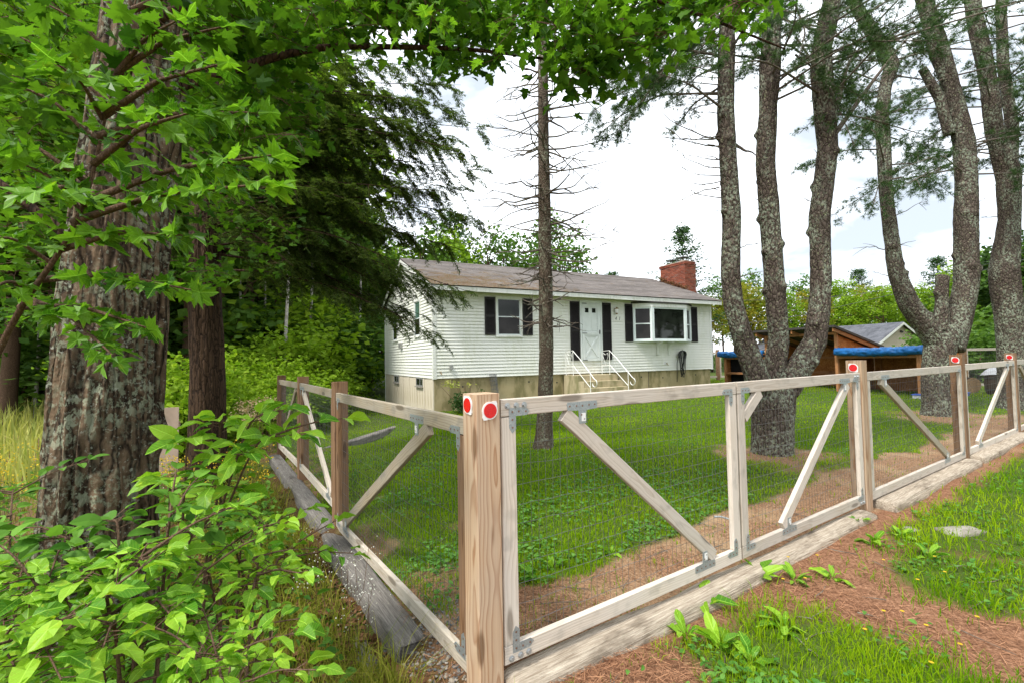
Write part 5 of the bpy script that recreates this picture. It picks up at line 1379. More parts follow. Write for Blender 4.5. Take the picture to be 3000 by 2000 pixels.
# ------------------------------------------------------------------ spruce with dead branches in the lawn
sx_, sy_ = .53, 7.93
spr = tree('spruce_tree', (sx_, sy_, hz(sx_, sy_)), 'slim straight spruce trunk with bare dead branches in the lawn')
SP = [at(1592, 1330, sy_), at(1594, 1290, sy_), at(1600, 1000, sy_), at(1594, 500, sy_), at(1590, 100, sy_), at(1588, -500, sy_)]
trunk('trunk', SP, [.165, .135, .118, .098, .080, .05], 'spruce_bark', spr, 40, .04, .010, 5, 6, 4, .35)
def dead_branch(own, p, d, L_, r0=.013, sag=.15, up=.12, forks=3):
    d = norm(np.array(d, float)[None])[0]; n = 9; t = np.linspace(0, 1, n)[:, None]
    mb = MB()
    kink = np.cumsum(rng.normal(0, .035, (n, 3)), 0) * L_
    pts = np.array(tuple(p)) + d * L_ * t + V3(0, 0, 1) * (-sag * L_ * t + (up + sag * .5) * L_ * t ** 2) + kink * t
    mb.tube(pts, np.linspace(r0, r0 * .22, n), 5, False)
    for _ in range(forks):
        j = rng.integers(3, n - 1); dd = norm((norm((pts[j] - pts[j - 1])[None])[0] + rng.normal(0, .55, 3))[None])[0]; l2 = L_ * rng.uniform(.15, .4)
        m = np.linspace(0, 1, 5)[:, None]
        mb.tube(pts[j] + dd * l2 * m + V3(0, 0, -.2) * l2 * m ** 2, np.linspace(r0 * .45, r0 * .15, 5), 4, False)
    o = mb.build('dead_branch', M['dead_bark']); o.parent = own; o.location = -Vector(own.location)
for i in range(125):
    py = rng.uniform(180, 980); c = at(1594, py, sy_); a = rng.uniform(0, 2 * np.pi)
    L_ = rng.uniform(.35, 1.25) * (1 if py < 760 else .6); 
    dead_branch(spr, c, (math.cos(a), math.sin(a), rng.uniform(-.35, .25)), L_ * 1.15, rng.uniform(.013, .022), .2, .12, rng.integers(1, 4))
for (px0, py0, px1, py1, d) in ((1590, 640, 1400, 690, 0), (1590, 600, 1380, 640, .2), (1590, 400, 1380, 390, 0), (1600, 700, 1810, 680, -.1), (1600, 420, 1750, 560, -.2), (1600, 500, 1740, 440, 0)):
    p, q = at(px0, py0, sy_), at(px1, py1, sy_ + d); dead_branch(spr, p, q - p, (q - p).length, .014, -.08, -.12, 5)

# ------------------------------------------------------------------ white pines on the right
def rz3(px, py): return 2000 + px * .6378, py * .6378
class Pine:
    def __init__(s, base, label):
        s.e = tree('pine_tree', base, label, group='white pines along the fence'); s.P, s.D = [], []; s.dead = s.e
    def branch(s, p0, tip, sag=.1, subs=10, tl=.6, r0=.022):
        p0, tip = np.array(tuple(p0)), np.array(tuple(tip)); Ln = np.linalg.norm(tip - p0)
        c_ = curve([p0, (p0 + tip) / 2 + V3(0, 0, sag * Ln) + rng.normal(0, .05, 3) * Ln, tip], 24)
        mb = MB(); mb.tube(c_, np.linspace(r0, .005, 24), 5, False)
        for i in range(subs):
            f = rng.uniform(.35, 1); j = min(22, int(f * 23)); d = norm((c_[j + 1] - c_[j])[None])[0]
            dr = norm((d * .8 + rng.normal(0, .6, 3) * V3(1, 1, .55) + V3(0, 0, .02))[None])[0]; L_ = tl * rng.uniform(.4, 1) * (1.2 - .6 * f)
            t = np.linspace(0, 1, 6)[:, None]; pts = c_[j] + dr * L_ * t + V3(0, 0, -.18) * L_ * t ** 2
            mb.tube(pts, np.linspace(.006, .0025, 6), 3, False)
            for q in range(2, 6):
                for _ in range(3):
                    a = norm((norm((pts[q] - pts[q - 1])[None])[0] + rng.normal(0, .45, 3))[None])[0]
                    b = pts[q] + a * rng.uniform(.0, .10)
                    s.P.append(b); s.D.append(a)
        o = mb.build('branch', M['dead_bark']); o.parent = s.e; o.location = -Vector(s.e.location)
    def whorls(s, pts, n, zlo, zhi, L0, L1, subs=9):
        c_ = curve(pts, 60)
        ok = np.where((c_[:, 2] > zlo) & (c_[:, 2] < zhi))[0]
        for _ in range(n):
            p = c_[rng.choice(ok)]; a = rng.uniform(0, 2 * np.pi); L_ = rng.uniform(L0, L1)
            s.branch(p, p + V3(math.cos(a) * L_, math.sin(a) * L_, rng.uniform(-.25, .25) * L_), rng.uniform(.03, .16), subs)
    def finish(s, needle=.095, per=13):
        if s.P:
            P, D = np.array(s.P), np.array(s.D); N = len(P)
            P, D = np.repeat(P, per, 0), np.repeat(D, per, 0)
            Y = norm(D * .75 + rng.normal(0, .62, D.shape)); L_ = rng.uniform(.7, 1.1, len(P)) * needle
            t = (np.array([(-.036, 0, 0), (.036, 0, 0), (0, 1, 0)], float), np.array([(0, 1, 2)]))
            part('crown', scatter(t, P, Y, rdir(len(P)), L_, np.repeat(rng.random(N), per)), 'pine_needle', s.e, 'stuff')
def stempts(zp, Y, wid):
    """centre line traced at 1/0.64 scale for the right upper part, and half widths turned into metres"""
    pts = [at(*rz3(x, y), Y) for x, y in zp]
    th = [math.hypot(p.x, p.y) / p.y for p in pts]
    return pts, [w_ * .6378 / 2 * Y / FPX / t for w_, t in zip(wid, th)]
px_, py_ = 4.02, 7.2
p1 = Pine((px_, py_, hz(px_, py_)), 'three-stemmed white pine with lichen bark just behind the far gate leaf')
bm = at(2258, 1290, 7.2); bb = Vector((bm.x, bm.y, -.25))
A_, Aw = stempts([(362, 1790), (330, 1700), (282, 1568), (235, 1400), (220, 1250), (226, 1000), (210, 750), (196, 500), (200, 250), (208, 50), (215, -300)], 7.1, [120, 110, 98, 92, 88, 84, 80, 80, 80, 74, 60])
B_, Bw = stempts([(405, 1790), (420, 1700), (444, 1568), (430, 1400), (418, 1250), (400, 1000), (380, 750), (392, 500), (402, 300), (410, 100), (405, -300)], 7.3, [110, 105, 95, 95, 92, 94, 90, 86, 100, 76, 60])
C__, Cw = stempts([(470, 1790), (530, 1700), (610, 1568), (632, 1400), (637, 1250), (629, 1000), (655, 800), (668, 680), (655, 500), (637, 350), (636, 230), (665, 100), (700, -60), (730, -300)], 7.2, [130, 125, 108, 102, 98, 102, 98, 98, 108, 104, 96, 100, 84, 60])
foot = [bb, bb + Vector((0, 0, .35))]
trunk('trunk', foot + [at(2262, 1190, 7.2), at(2262, 1110, 7.2)], [.36, .265, .295, .29], 'pine_bark', p1.e, 80, .03, .022, 5, 2.5, 9, .50)
for k, (pp, ww) in enumerate(((A_, Aw), (B_, Bw), (C__, Cw))):
    trunk('stem', pp, ww, 'pine_bark', p1.e, 54, .035, .016, 5, 3.0, 10 + k, 0, [(rng.uniform(.5, 4.5), rng.uniform(0, 6), .06, .05) for _ in range(9)])
p1.whorls(A_, 10, 5.4, 8.5, 1.0, 2.4, 12); p1.whorls(B_, 11, 5.6, 8.5, 1.0, 2.2, 12); p1.whorls(C__, 16, 5.2, 8.5, 1.2, 2.8, 12)
for tp in ((1730, 330, 6.6), (1690, 240, 6.9), (1800, 400, 7.2), (1880, 300, 6.5), (1850, 200, 7.6), (1960, 230, 6.4), (1760, 260, 7.8), (1990, 120, 6.6), (1900, 100, 7.4), (1740, 410, 7.4), (1820, 310, 7.9), (1640, 160, 7.0)):
    p1.branch(at(2115, 20 + rng.uniform(-60, 120), 7.1), at(*tp), .04, 16, .55, .018)
for tp in ((2190, 200, 7.5), (2340, 170, 6.6), (2280, 60, 7.6), (2230, 90, 6.8), (2500, 420, 6.9), (2450, 250, 7.4), (2560, 330, 7.6), (2520, 160, 6.8)):
    p1.branch(at(2330, 60 + rng.uniform(-60, 120), 7.2), at(*tp), .05, 14, .6, .018)
p1.branch(at(2440, 400, 7.2), at(2700, 60, 7.2), -.03, 3, .4, .045); p1.branch(at(2450, 320, 7.2), at(2530, 90, 7.2), -.02, 2, .4, .045)
for i in range(20):
    c_ = at(rng.uniform(2100, 2140), rng.uniform(180, 640), 7.1); dead_branch(p1.dead, c_, (-1, rng.uniform(-.4, .4), rng.uniform(-.25, .4)), rng.uniform(.4, 1.25), rng.uniform(.008, .014), .1, .1, 3)
for i in range(26):
    L_ = [A_, B_, C__][i % 3]; q = curve(L_, 60)[rng.integers(10, 50)]; a = rng.uniform(0, 6.28); dead_branch(p1.dead, q, (math.cos(a), math.sin(a), rng.uniform(0, .6)), rng.uniform(.2, .5), .012, .05, .1, 1)
dead_branch(p1.dead, at(2155, 425, 7.1), at(2225, 480, 7.2) - at(2155, 425, 7.1), .42, .028, 0, 0, 0)
p1.finish()
p2x = at(2745, 1215, 10.9)
p2 = Pine((p2x.x, p2x.y, hz(p2x.x, p2x.y)), 'forked white pine with a cut stub, standing behind the middle reflector post')
D0_, Dw0 = stempts([(1175, 1990), (1170, 1880), (1160, 1780), (1165, 1680), (1190, 1570), (1215, 1510)], 10.9, [185, 140, 128, 132, 165, 175])
trunk('trunk', D0_, Dw0, 'pine_bark', p2.e, 70, .04, .024, 5, 2.5, 19, .32)
D1, Dw1 = stempts([(1175, 1580), (1110, 1490), (1040, 1400), (980, 1250), (960, 1100), (935, 900), (925, 700), (915, 550), (930, 400), (965, 300), (900, 190), (800, 40), (740, -120)], 10.9, [125, 110, 100, 80, 74, 66, 70, 66, 62, 76, 72, 60, 50])
D2, Dw2 = stempts([(1225, 1600), (1265, 1490), (1305, 1300), (1302, 1000), (1305, 850), (1292, 650), (1235, 400), (1180, 240), (1140, 100), (1090, -60), (1040, -250)], 10.9, [150, 128, 124, 120, 112, 114, 84, 104, 90, 80, 60])
D3, Dw3 = stempts([(1185, 1520), (1190, 1400), (1192, 1290), (1200, 1270)], 10.8, [85, 66, 62, 58])
for k, (pp, ww) in enumerate(((D1, Dw1), (D2, Dw2), (D3, Dw3))):
    trunk('stem' if k < 2 else 'stub', pp, ww, 'pine_bark', p2.e, 50, .045, .018, 5, 3, 22 + k, 0, [(rng.uniform(.5, 5), rng.uniform(0, 6), .07, .06) for _ in range(8)])
S4, Sw4 = stempts([(1225, 620), (1180, 450), (1100, 315)], 10.9, [60, 56, 44]); trunk('stub', S4, Sw4, 'pine_bark', p2.e, 24, .06, .012, 4, 3, 27)
p2.whorls(D1, 18, 6.0, 10.5, 1.4, 3.2, 12); p2.whorls(D2, 18, 5.8, 10.5, 1.4, 3.2, 12)
for tp in ((2560, 600, 10.2), (2680, 560, 10.6), (2620, 560, 9.8), (2520, 400, 10.4), (2600, 300, 10.8), (2480, 300, 11.4), (2700, 430, 11.5), (2640, 200, 11)): p2.branch(at(2640 if tp[0] < 2600 else 2790, tp[1] - 80, 10.9), at(*tp), .02, 16, .8, .025)
for i in range(22):
    L_ = [D1, D2][i % 2]; q = curve(L_, 60)[rng.integers(6, 50)]; a = rng.uniform(0, 6.28); dead_branch(p2.dead, q, (math.cos(a), math.sin(a), rng.uniform(-.1, .5)), rng.uniform(.25, 1.1), .014, .05, .1, 2)
p2.finish(.11)
p3x = at(2975, 1190, 11.8)
p3 = Pine((p3x.x, p3x.y, hz(p3x.x, p3x.y)), 'white pine partly cut off by the right picture edge')
E0, Ew0 = stempts([(1530, 1950), (1528, 1800), (1515, 1568), (1475, 1250), (1500, 1000), (1495, 800), (1430, 600), (1410, 420), (1390, 300), (1345, 100), (1320, -100)], 11.8, [190, 165, 150, 150, 110, 130, 92, 88, 84, 84, 70])
E1, Ew1 = stempts([(1500, 860), (1515, 600), (1490, 430), (1472, 300), (1462, 0), (1450, -200)], 11.9, [80, 70, 62, 60, 55, 50])
trunk('trunk', E0, Ew0, 'pine_bark', p3.e, 64, .05, .024, 5, 2.5, 31, .2); trunk('stem', E1, Ew1, 'pine_bark', p3.e, 40, .05, .014, 5, 3, 32)
p3.whorls(E0, 18, 6.5, 11, 1.4, 3.4, 12); p3.whorls(E1, 14, 6.8, 11, 1.2, 3.0, 12)
for i in range(12):
    q = curve(E0, 60)[rng.integers(8, 50)]; a = rng.uniform(0, 6.28); dead_branch(p3.dead, q, (math.cos(a), math.sin(a), rng.uniform(-.1, .4)), rng.uniform(.3, 1.4), .016, .05, .1, 3)
p3.finish(.11)
# ------------------------------------------------------------------ woods beyond
def clumps(cl, per, spread, size, t=DIAM, flat=.8):
    cl = np.asarray(cl); N = len(cl) * per
    off = rng.normal(0, 1, (N, 3)) * V3(spread, spread, spread * flat)
    pos = np.repeat(cl, per, 0) + off
    tint = np.clip(np.repeat(rng.random(len(cl)), per) * .6 + .4 * rng.random(N), 0, 1)
    return scatter(t, pos, rdir(N, -.8, .4), norm(V3(0, 0, .9) + rng.normal(0, .7, (N, 3))), rng.uniform(size[0], size[1], N), tint)
def ell(n, rx, rz, cz, shell=.55):
    d = rdir(n); r = shell + (1 - shell) * rng.random(n) ** .6; r *= rng.uniform(.75, 1.12, n)
    return d * r[:, None] * V3(rx, rx, rz) + V3(0, 0, cz)
def proto(name, kind, mat, bark_):
    e = tree(name, (0, 0, 0), 'x')
    mb = MB()
    if kind == 'broad':
        cl = ell(62, 2.5, 3.3, 6.5); arr = clumps(cl, 75, .42, (.20, .36))
        mb.tube(curve([(0, 0, -.3), (.1, .05, 2.5), (-.1, .1, 5), (.05, 0, 8.6)], 14), np.linspace(.17, .03, 14), 8, False)
        for c in cl[::3]: mb.tube([(0, 0, max(1.8, c[2] - 2)), tuple(c * V3(.5, .5, 1) - V3(0, 0, .5)), tuple(c)], [.05, .03, .012], 4, False)
    elif kind == 'open':
        cl = ell(46, 2.3, 3.4, 6.4, .35); arr = clumps(cl, 60, .34, (.16, .28))
        mb.tube(curve([(0, 0, -.3), (-.1, .05, 3), (.1, .1, 6), (0, 0, 9)], 14), np.linspace(.13, .02, 14), 8, False)
        for c in cl[::2]: mb.tube([(0, 0, max(2.5, c[2] - 1.5)), tuple(c)], [.04, .01], 4, False)
    elif kind == 'pine':
        cl = []
        z = 3.2
        while z < 9.9:
            n = 7; rr = (3.0 * (1 - ((z - 3) / 7.2) ** 1.4) + .2) * rng.uniform(.7, 1.15); a0 = rng.uniform(0, 6)
            for k in range(n):
                a = a0 + k * 6.283 / n + rng.uniform(-.3, .3)
                tipr = rr * rng.uniform(.45, 1.15)
                for f in (.45, .75, 1): cl.append((math.cos(a) * tipr * f, math.sin(a) * tipr * f, z + .45 * f * f + rng.uniform(-.22, .22)))
                mb.tube([(0, 0, z), (math.cos(a) * tipr, math.sin(a) * tipr, z + .3)], [.035, .01], 4, False)
            z += rng.uniform(.5, .8)
        arr = clumps(cl, 20, .24, (.18, .34), SLIM, .38)
        mb.tube([(0, 0, -.3), (0, 0, 5), (0, 0, 9.9)], [.17, .10, .015], 8, False)
    elif kind == 'pole':
        cl = ell(26, 1.3, 1.8, 8.2, .3); arr = clumps(cl, 46, .34, (.16, .28))
        mb.tube(curve([(0, 0, -.3), (.12, 0, 3), (0, .1, 6), (.15, 0, 9.2)], 14), np.linspace(.085, .03, 14), 8, False)
        for c in cl[::3]: mb.tube([(0, 0, c[2] - 1), tuple(c)], [.025, .008], 4, False)
    else:                                             # bush
        cl = ell(46, 1.1, .95, .95, .3); cl[:, 2] = np.abs(cl[:, 2]) + .05; arr = clumps(cl, 60, .17, (.075, .14), OVAL if kind == 'bush_near' else DIAM)
        for c in cl[::4]: mb.tube([(0, 0, -.1), tuple(c * V3(.5, .5, .7)), tuple(c)], [.02, .014, .006], 4, False)
    o = mb.build('trunk' if 'bush' not in kind else 'stems', M[bark_], smooth=True); o.parent = e
    o = link('crown', npmesh('crown', arr[0], arr[1], M[mat], False, arr[2])); o.parent = e
    return e
PT = {'green': proto('broadleaf_tree', 'broad', 'far_green', 'twig_bark'), 'bright': proto('broadleaf_tree', 'broad', 'far_bright', 'twig_bark'), 'yellow': proto('turning_tree', 'broad', 'far_yellow', 'twig_bark'),
      'dark': proto('shade_tree', 'broad', 'far_dark', 'dark_bark'), 'open': proto('airy_tree', 'open', 'far_green', 'twig_bark'), 'pine': proto('far_pine_tree', 'pine', 'far_pine', 'dark_bark'),
      'openb': proto('airy_tree', 'open', 'far_bright', 'twig_bark'), 'openy': proto('turning_tree', 'open', 'far_yellow', 'twig_bark'), 'pole': proto('pole_tree', 'pole', 'far_green', 'birch_bark'), 'bush': proto('bush', 'bush', 'far_bright', 'twig_bark'), 'bushd': proto('bush', 'bush', 'far_green', 'twig_bark'), 'bushn': proto('bush', 'bush_near', 'far_bright', 'twig_bark')}
used = set()
def plant(kind, x, y, s, label, group, wide=1.0, cat='tree'):
    if kind in used: e = copy_tree(PT[kind])
    else: e = PT[kind]; used.add(kind)
    e.location = (x, y, hz(x, y) - .05); e.rotation_euler = (0, 0, random.uniform(0, 6.28)); e.scale = (s * wide, s * wide, s)
    return tag(e, label, cat, group)
def atg(px, Y): p = at(px, 1040, Y); return p.x, p.y
GL_ = 'wood left of the house'; GB_ = 'trees behind the house roof'; GR_ = 'trees beyond the shed and garage'
LT = [(-120, 15, 1.5, 'green'), (20, 17, 1.7, 'bright'), (170, 19, 1.9, 'green'), (270, 17, 1.7, 'bright'), (390, 19, 1.9, 'bright'), (450, 16, 1.5, 'green'), (560, 18, 1.8, 'bright'), (650, 19.5, 1.9, 'bright'), (730, 21, 1.9, 'green'), (800, 25, 2.1, 'bright'), (870, 28, 1.6, 'green'), (950, 32, 1.45, 'bright'), (1010, 34, 1.25, 'bright'), (1090, 38, 1.2, 'green'), (1160, 40, 1.2, 'bright'), (-180, 24, 1.5, 'green'), (-40, 30, 1.6, 'bright'), (60, 22, 1.3, 'green'), (130, 34, 1.7, 'dark'), (210, 26, 1.5, 'bright'), (300, 38, 1.8, 'green'), (360, 24, 1.4, 'open'), (430, 32, 1.7, 'bright'), (480, 21, 1.25, 'green'), (520, 40, 1.9, 'dark'),
      (580, 29, 1.6, 'bright'), (640, 24, 1.3, 'green'), (690, 36, 1.8, 'green'), (740, 28, 1.5, 'open'), (790, 42, 1.9, 'dark'), (830, 32, 1.5, 'green'), (880, 38, 1.6, 'bright'), (930, 45, 1.7, 'green'), (980, 38, 1.35, 'dark'), (1030, 44, 1.4, 'green'), (1080, 40, 1.15, 'open'), (1130, 44, 1.25, 'green')]
for (px, Y, s, k) in LT:
    x, y = atg(px, Y); plant(k, x, y, s, {'green': 'mid green broadleaf tree in the wood left of the house', 'bright': 'light green broadleaf tree in the wood left of the house', 'dark': 'dark green shade tree in the wood left of the house', 'open': 'airy thin-leaved tree in the wood left of the house'}[k], GL_)
for i in range(26):
    px, Y = -150 + i * 48 + random.uniform(-20, 20), random.uniform(20, 33)
    x, y = atg(px, Y)
    if x > -7.5 and Y < 30: continue
    plant('bushd' if i % 3 else 'bush', x, y, random.uniform(2.0, 3.4), 'tall dark green undergrowth bush at the foot of the wood', 'undergrowth bushes under the wood', 1.3, 'bush')
for (px, Y, s) in ((845, 18, 1.0), (915, 21, 1.05), (770, 23, 1.1), (700, 20, 1.0), (1060, 26, 1.1), (560, 22, 1.0), (105, 19, .9)):
    x, y = atg(px, Y); plant('pole', x, y, s, 'thin pale trunked tree at the edge of the left wood', 'pale thin trunks of the left wood')
for (px, Y, s) in ((660, 13, .95), (740, 14.5, 1.2), (820, 13.5, .9), (880, 15, 1.15), (940, 15.5, .8), (1000, 18, .8), (590, 12.5, 1.1), (520, 12, 1.2), (780, 17, 1.7), (870, 18.5, 1.9), (960, 21, 1.3), (1050, 25, 1.4)):
    x, y = atg(px, Y); plant('bush', x, y, s, 'bright green bush between left fence and house gable', 'bushes beyond the left fence', 1.1, 'bush')
for (px, Y, s) in ((430, 11.5, 1.15), (520, 10.5, 1.3), (640, 10.5, .75), (360, 13, 1.4)):
    x, y = atg(px, Y); plant('bushn', x, y, s, {430: 'leafy bush just right of the oak trunk, in front of the wood', 520: 'largest leafy bush between oak and hemlock trunks', 640: 'small leafy bush just right of the dark hemlock trunk', 360: 'leafy bush mostly hidden behind the oak trunk'}[px], 'bushes behind the oak', 1.0, 'bush')
BT = [(1290, 36, 1.18, 'bright', 'bright broadleaf tree behind the roof, next to the left pine'), (1480, 40, 1.25, 'green', 'broadleaf tree behind the roof between airy tree and spruce trunk'), (1235, 34, 1.2, 'green', 'broadleaf tree behind the left end of the house roof'), (1335, 40, 1.42, 'pine', 'pine rising behind the house roof, left of the spruce trunk'), (1430, 37, 1.25, 'open', 'airy tree behind the house roof beside the pine'), (1650, 31, 1.12, 'open', 'airy spreading tree just right of the spruce trunk, behind roof'),
      (1570, 39, 1.2, 'open', 'airy tree hidden partly by the spruce trunk'), (1800, 46, .98, 'pine', 'tiny conifer tip above the middle of the roof ridge'), (1925, 34, .76, 'green', 'rounded tree behind the brick chimney'), (2010, 40, 1.25, 'pine', 'pine standing above the brick chimney')]
for (px, Y, s, k, lb) in BT:
    x, y = atg(px, Y); plant(k, x, y, s, lb, GB_)
RT = [(2085, 40, .78, 'openy'), (2120, 46, 1.0, 'open'), (2190, 42, .85, 'yellow'), (2230, 50, 1.15, 'open'), (2290, 44, .9, 'openb'), (2340, 52, 1.1, 'green'), (2390, 45, .9, 'openy'), (2440, 50, 1.1, 'openb'), (2490, 47, .8, 'bright'), (2540, 52, 1.05, 'openy'), (2590, 46, .95, 'openb'), (2640, 50, .9, 'green'), (2160, 56, 1.1, 'openb'), (2480, 58, 1.1, 'open'), (2610, 58, 1.15, 'openb'), (2690, 46, .85, 'bright'),
      (2740, 50, .95, 'green'), (2790, 44, .9, 'bright'), (2840, 40, .95, 'green'), (2890, 36, 1.0, 'bright'), (2950, 34, 1.0, 'green'), (3010, 32, 1.05, 'dark'), (3080, 30, 1.0, 'green'), (3160, 34, 1.1, 'green')]
for (px, Y, s, k) in RT:
    x, y = atg(px, Y); plant(k, x, y, s * .92, {'green': 'mid green tree in the row beyond the shed', 'bright': 'light green tree in the row beyond the shed', 'yellow': 'yellow turning tree in the row beyond the shed', 'dark': 'dark green tree in the row beyond the shed', 'open': 'airy mid green tree in the row beyond the shed', 'openb': 'airy light green tree in the row beyond the shed', 'openy': 'airy yellow tree in the row beyond the shed'}[k], GR_)
for (px, Y, s, lb) in ((2525, 56, 1.12, 'pine poking above the tree row, right of the three-stemmed pine'), (2760, 54, 1.22, 'pine poking above the tree row behind the cut stub'), (2180, 60, 1.0, 'pine in the tree row between the stems of the near pine')):
    x, y = atg(px, Y); plant('pine', x, y, s, lb, GR_)
for i in range(11):
    px, Y = 2080 + i * 100 + random.uniform(-15, 15), random.uniform(28, 40); x, y = atg(px, Y)
    if 2350 < px < 2780: Y += 24; x, y = atg(px, Y)
    plant('bush' if i % 3 else 'bushd', x, y, random.uniform(.8, 1.4), 'green bush in the scrub beyond the shed', 'scrub beyond the shed', 1.2, 'bush')
for (px, Y, s) in ((2860, 21, 1.5), (2930, 24, 2.0), (3010, 22, 2.2), (2800, 26, 1.6)):
    x, y = atg(px, Y); plant('bushd', x, y, s, 'green bush at the right edge behind the far pale fence', 'bushes behind the far fence', 1.2, 'bush')
# trees by the road past the right picture edge: what the window panes mirror
for (x, y, s, k) in ((23, 13, 1.3, 'dark'), (26, 8.5, 1.4, 'green'), (28, 13.5, 1.4, 'dark'), (31, 9, 1.5, 'dark'), (27, 4, 1.4, 'green'), (33, 15, 1.5, 'green')):
    plant(k, x, y, s, 'roadside tree standing past the right picture edge', 'roadside trees past the right edge')

# ------------------------------------------------------------------ grass, weeds, litter
def blades(x, y, h, wd, lean=.5, zoff=0.0):
    n = len(x); z = hgt(x, y) + zoff - .008; a = rng.uniform(0, 2 * np.pi, n); la = rng.uniform(0, 2 * np.pi, n); L_ = lean * h * rng.random(n)
    ca, sa = np.cos(a) * wd / 2, np.sin(a) * wd / 2; lx, ly = np.cos(la) * L_, np.sin(la) * L_
    P = np.stack([np.stack([x - ca, y - sa, z], 1), np.stack([x + ca, y + sa, z], 1), np.stack([x + ca * .7 + lx * .35, y + sa * .7 + ly * .35, z + h * .6], 1), np.stack([x - ca * .7 + lx * .35, y - sa * .7 + ly * .35, z + h * .6], 1), np.stack([x + lx, y + ly, z + h * (1 - .3 * rng.random(n))], 1)], 1)
    k = np.arange(n)[:, None] * 5
    return P.reshape(-1, 3), k + np.array([[0, 1, 2, 3]]), k + np.array([[3, 2, 4]])
def grassobj(name, x, y, h, wd, mat, label, cat, lean=.5, tint=None):
    P, q, t = blades(x, y, h, wd, lean)
    tn = np.repeat(tint if tint is not None else rng.random(len(x)), 5)
    return tag(link(name, npmesh(name, P, [q, t], M[mat], False, tn)), label, cat, kind='stuff')
def polar(n, d0, d1, a0, a1):
    D = np.exp(rng.uniform(math.log(d0), math.log(d1), n)); a = np.radians(rng.uniform(a0, a1, n))
    return D * np.sin(a), D * np.cos(a), D
x, y, D = polar(330000, 2.6, 27, -32, 52)
g, ins, rgt, lft, lit = masks(x, y); a_, b_ = hab(x, y)
inh = (a_ > -.1) & (a_ < HW + .2) & (b_ > -.02)
dens = np.where(ins & ~inh, sstep(.2, .75, g + (fbm(x * 6, y * 6, 0, 77) - .5) * 1.1), 0) * (fbm(x * 1.2, y * 1.2, 0, 78) * .6 + .6) + np.where(ins & ~inh, .05 * sstep(.4, .6, fbm(x * 5, y * 5, 0, 79)), 0)
k = rng.random(len(x)) < dens
x, y, D = x[k], y[k], D[k]
tn = np.clip(.25 + .75 * fbm(x * .7, y * .7, 0, 55) + rng.normal(0, .2, len(x)) - .15, 0, 1)
grassobj('lawn_grass', x, y, rng.uniform(.02, .052, len(x)) * (1 + .5 * fbm(x * 1.5, y * 1.5, 0, 60)), .0032 * (1 + D * .30), 'grass', 'mown green lawn between fence and house', 'grass', .7, tn)
# small clover-like leaves among the lawn near the fence
x, y, D = polar(26000, 2.8, 9, -32, 45); g, ins, _, _, _ = masks(x, y); s_, w_ = sw(x, y)
k = ins & (rng.random(len(x)) < sstep(.2, .55, g) * sstep(.50, .66, fbm(x * 1.6, y * 1.6, 0, 91)) * .9 + ins * sstep(.16, .04, np.abs(w_ - 1.0)) * sstep(3.2, 1.5, s_) * .5)
x, y = x[k], y[k]; n = len(x)
arr = scatter(OVAL, np.stack([x, y, hgt(x, y) + rng.uniform(.01, .06, n)], 1), rdir(n, -.1, .5), norm(V3(0, 0, 1) + rng.normal(0, .35, (n, 3))), rng.uniform(.022, .055, n), rng.random(n))
tag(link('clover', npmesh('clover', arr[0], arr[1], M['weed_leaf'], False, arr[2])), 'low broad-leaved weeds growing through the lawn', 'weeds', kind='stuff')
# roadside grass right of the gate
x, y, D = polar(120000, 1.3, 12, -8, 62); g, ins, rgt, lft, lit = masks(x, y); s_, w_ = sw(x, y)
k = rgt & (w_ < -.16) & (rng.random(len(x)) < sstep(.1, .95, g + (fbm(x * 7, y * 7, 0, 79) - .5) * 1.2) * .85 + .10 * sstep(.45, .6, fbm(x * 3, y * 3, 0, 80)))
x, y, D = x[k], y[k], D[k]
tn = np.clip(fbm(x * 1.1, y * 1.1, 0, 56) * 1.1 - .1 + rng.normal(0, .2, len(x)), 0, 1)
grassobj('roadside_grass', x, y, rng.uniform(.03, .12, len(x)) * (.5 + fbm(x * 2, y * 2, 0, 61)), .0030 * (1 + D * .28), 'grass', 'tufted roadside grass in the right foreground', 'grass', 1.0, tn)
x, y, D = polar(26000, 1.3, 9, -8, 60); g, ins, rgt, lft, lit = masks(x, y); s_, w_ = sw(x, y)
k = rgt & (w_ < -.22) & (rng.random(len(x)) < (.06 + sstep(.3, .7, g)) * sstep(.42, .62, fbm(x * 2.2, y * 2.2, 0, 93)) * .8)
x, y = x[k], y[k]; n = len(x)
arr = scatter(OVAL, np.stack([x, y, hgt(x, y) + rng.uniform(.01, .07, n)], 1), rdir(n, -.1, .5), norm(V3(0, 0, 1) + rng.normal(0, .4, (n, 3))), rng.uniform(.018, .05, n), rng.random(n))
tag(link('roadside_weeds', npmesh('roadside_weeds', arr[0], arr[1], M['weed_leaf'], False, arr[2])), 'small-leaved weeds in the roadside grass', 'weeds', kind='stuff')
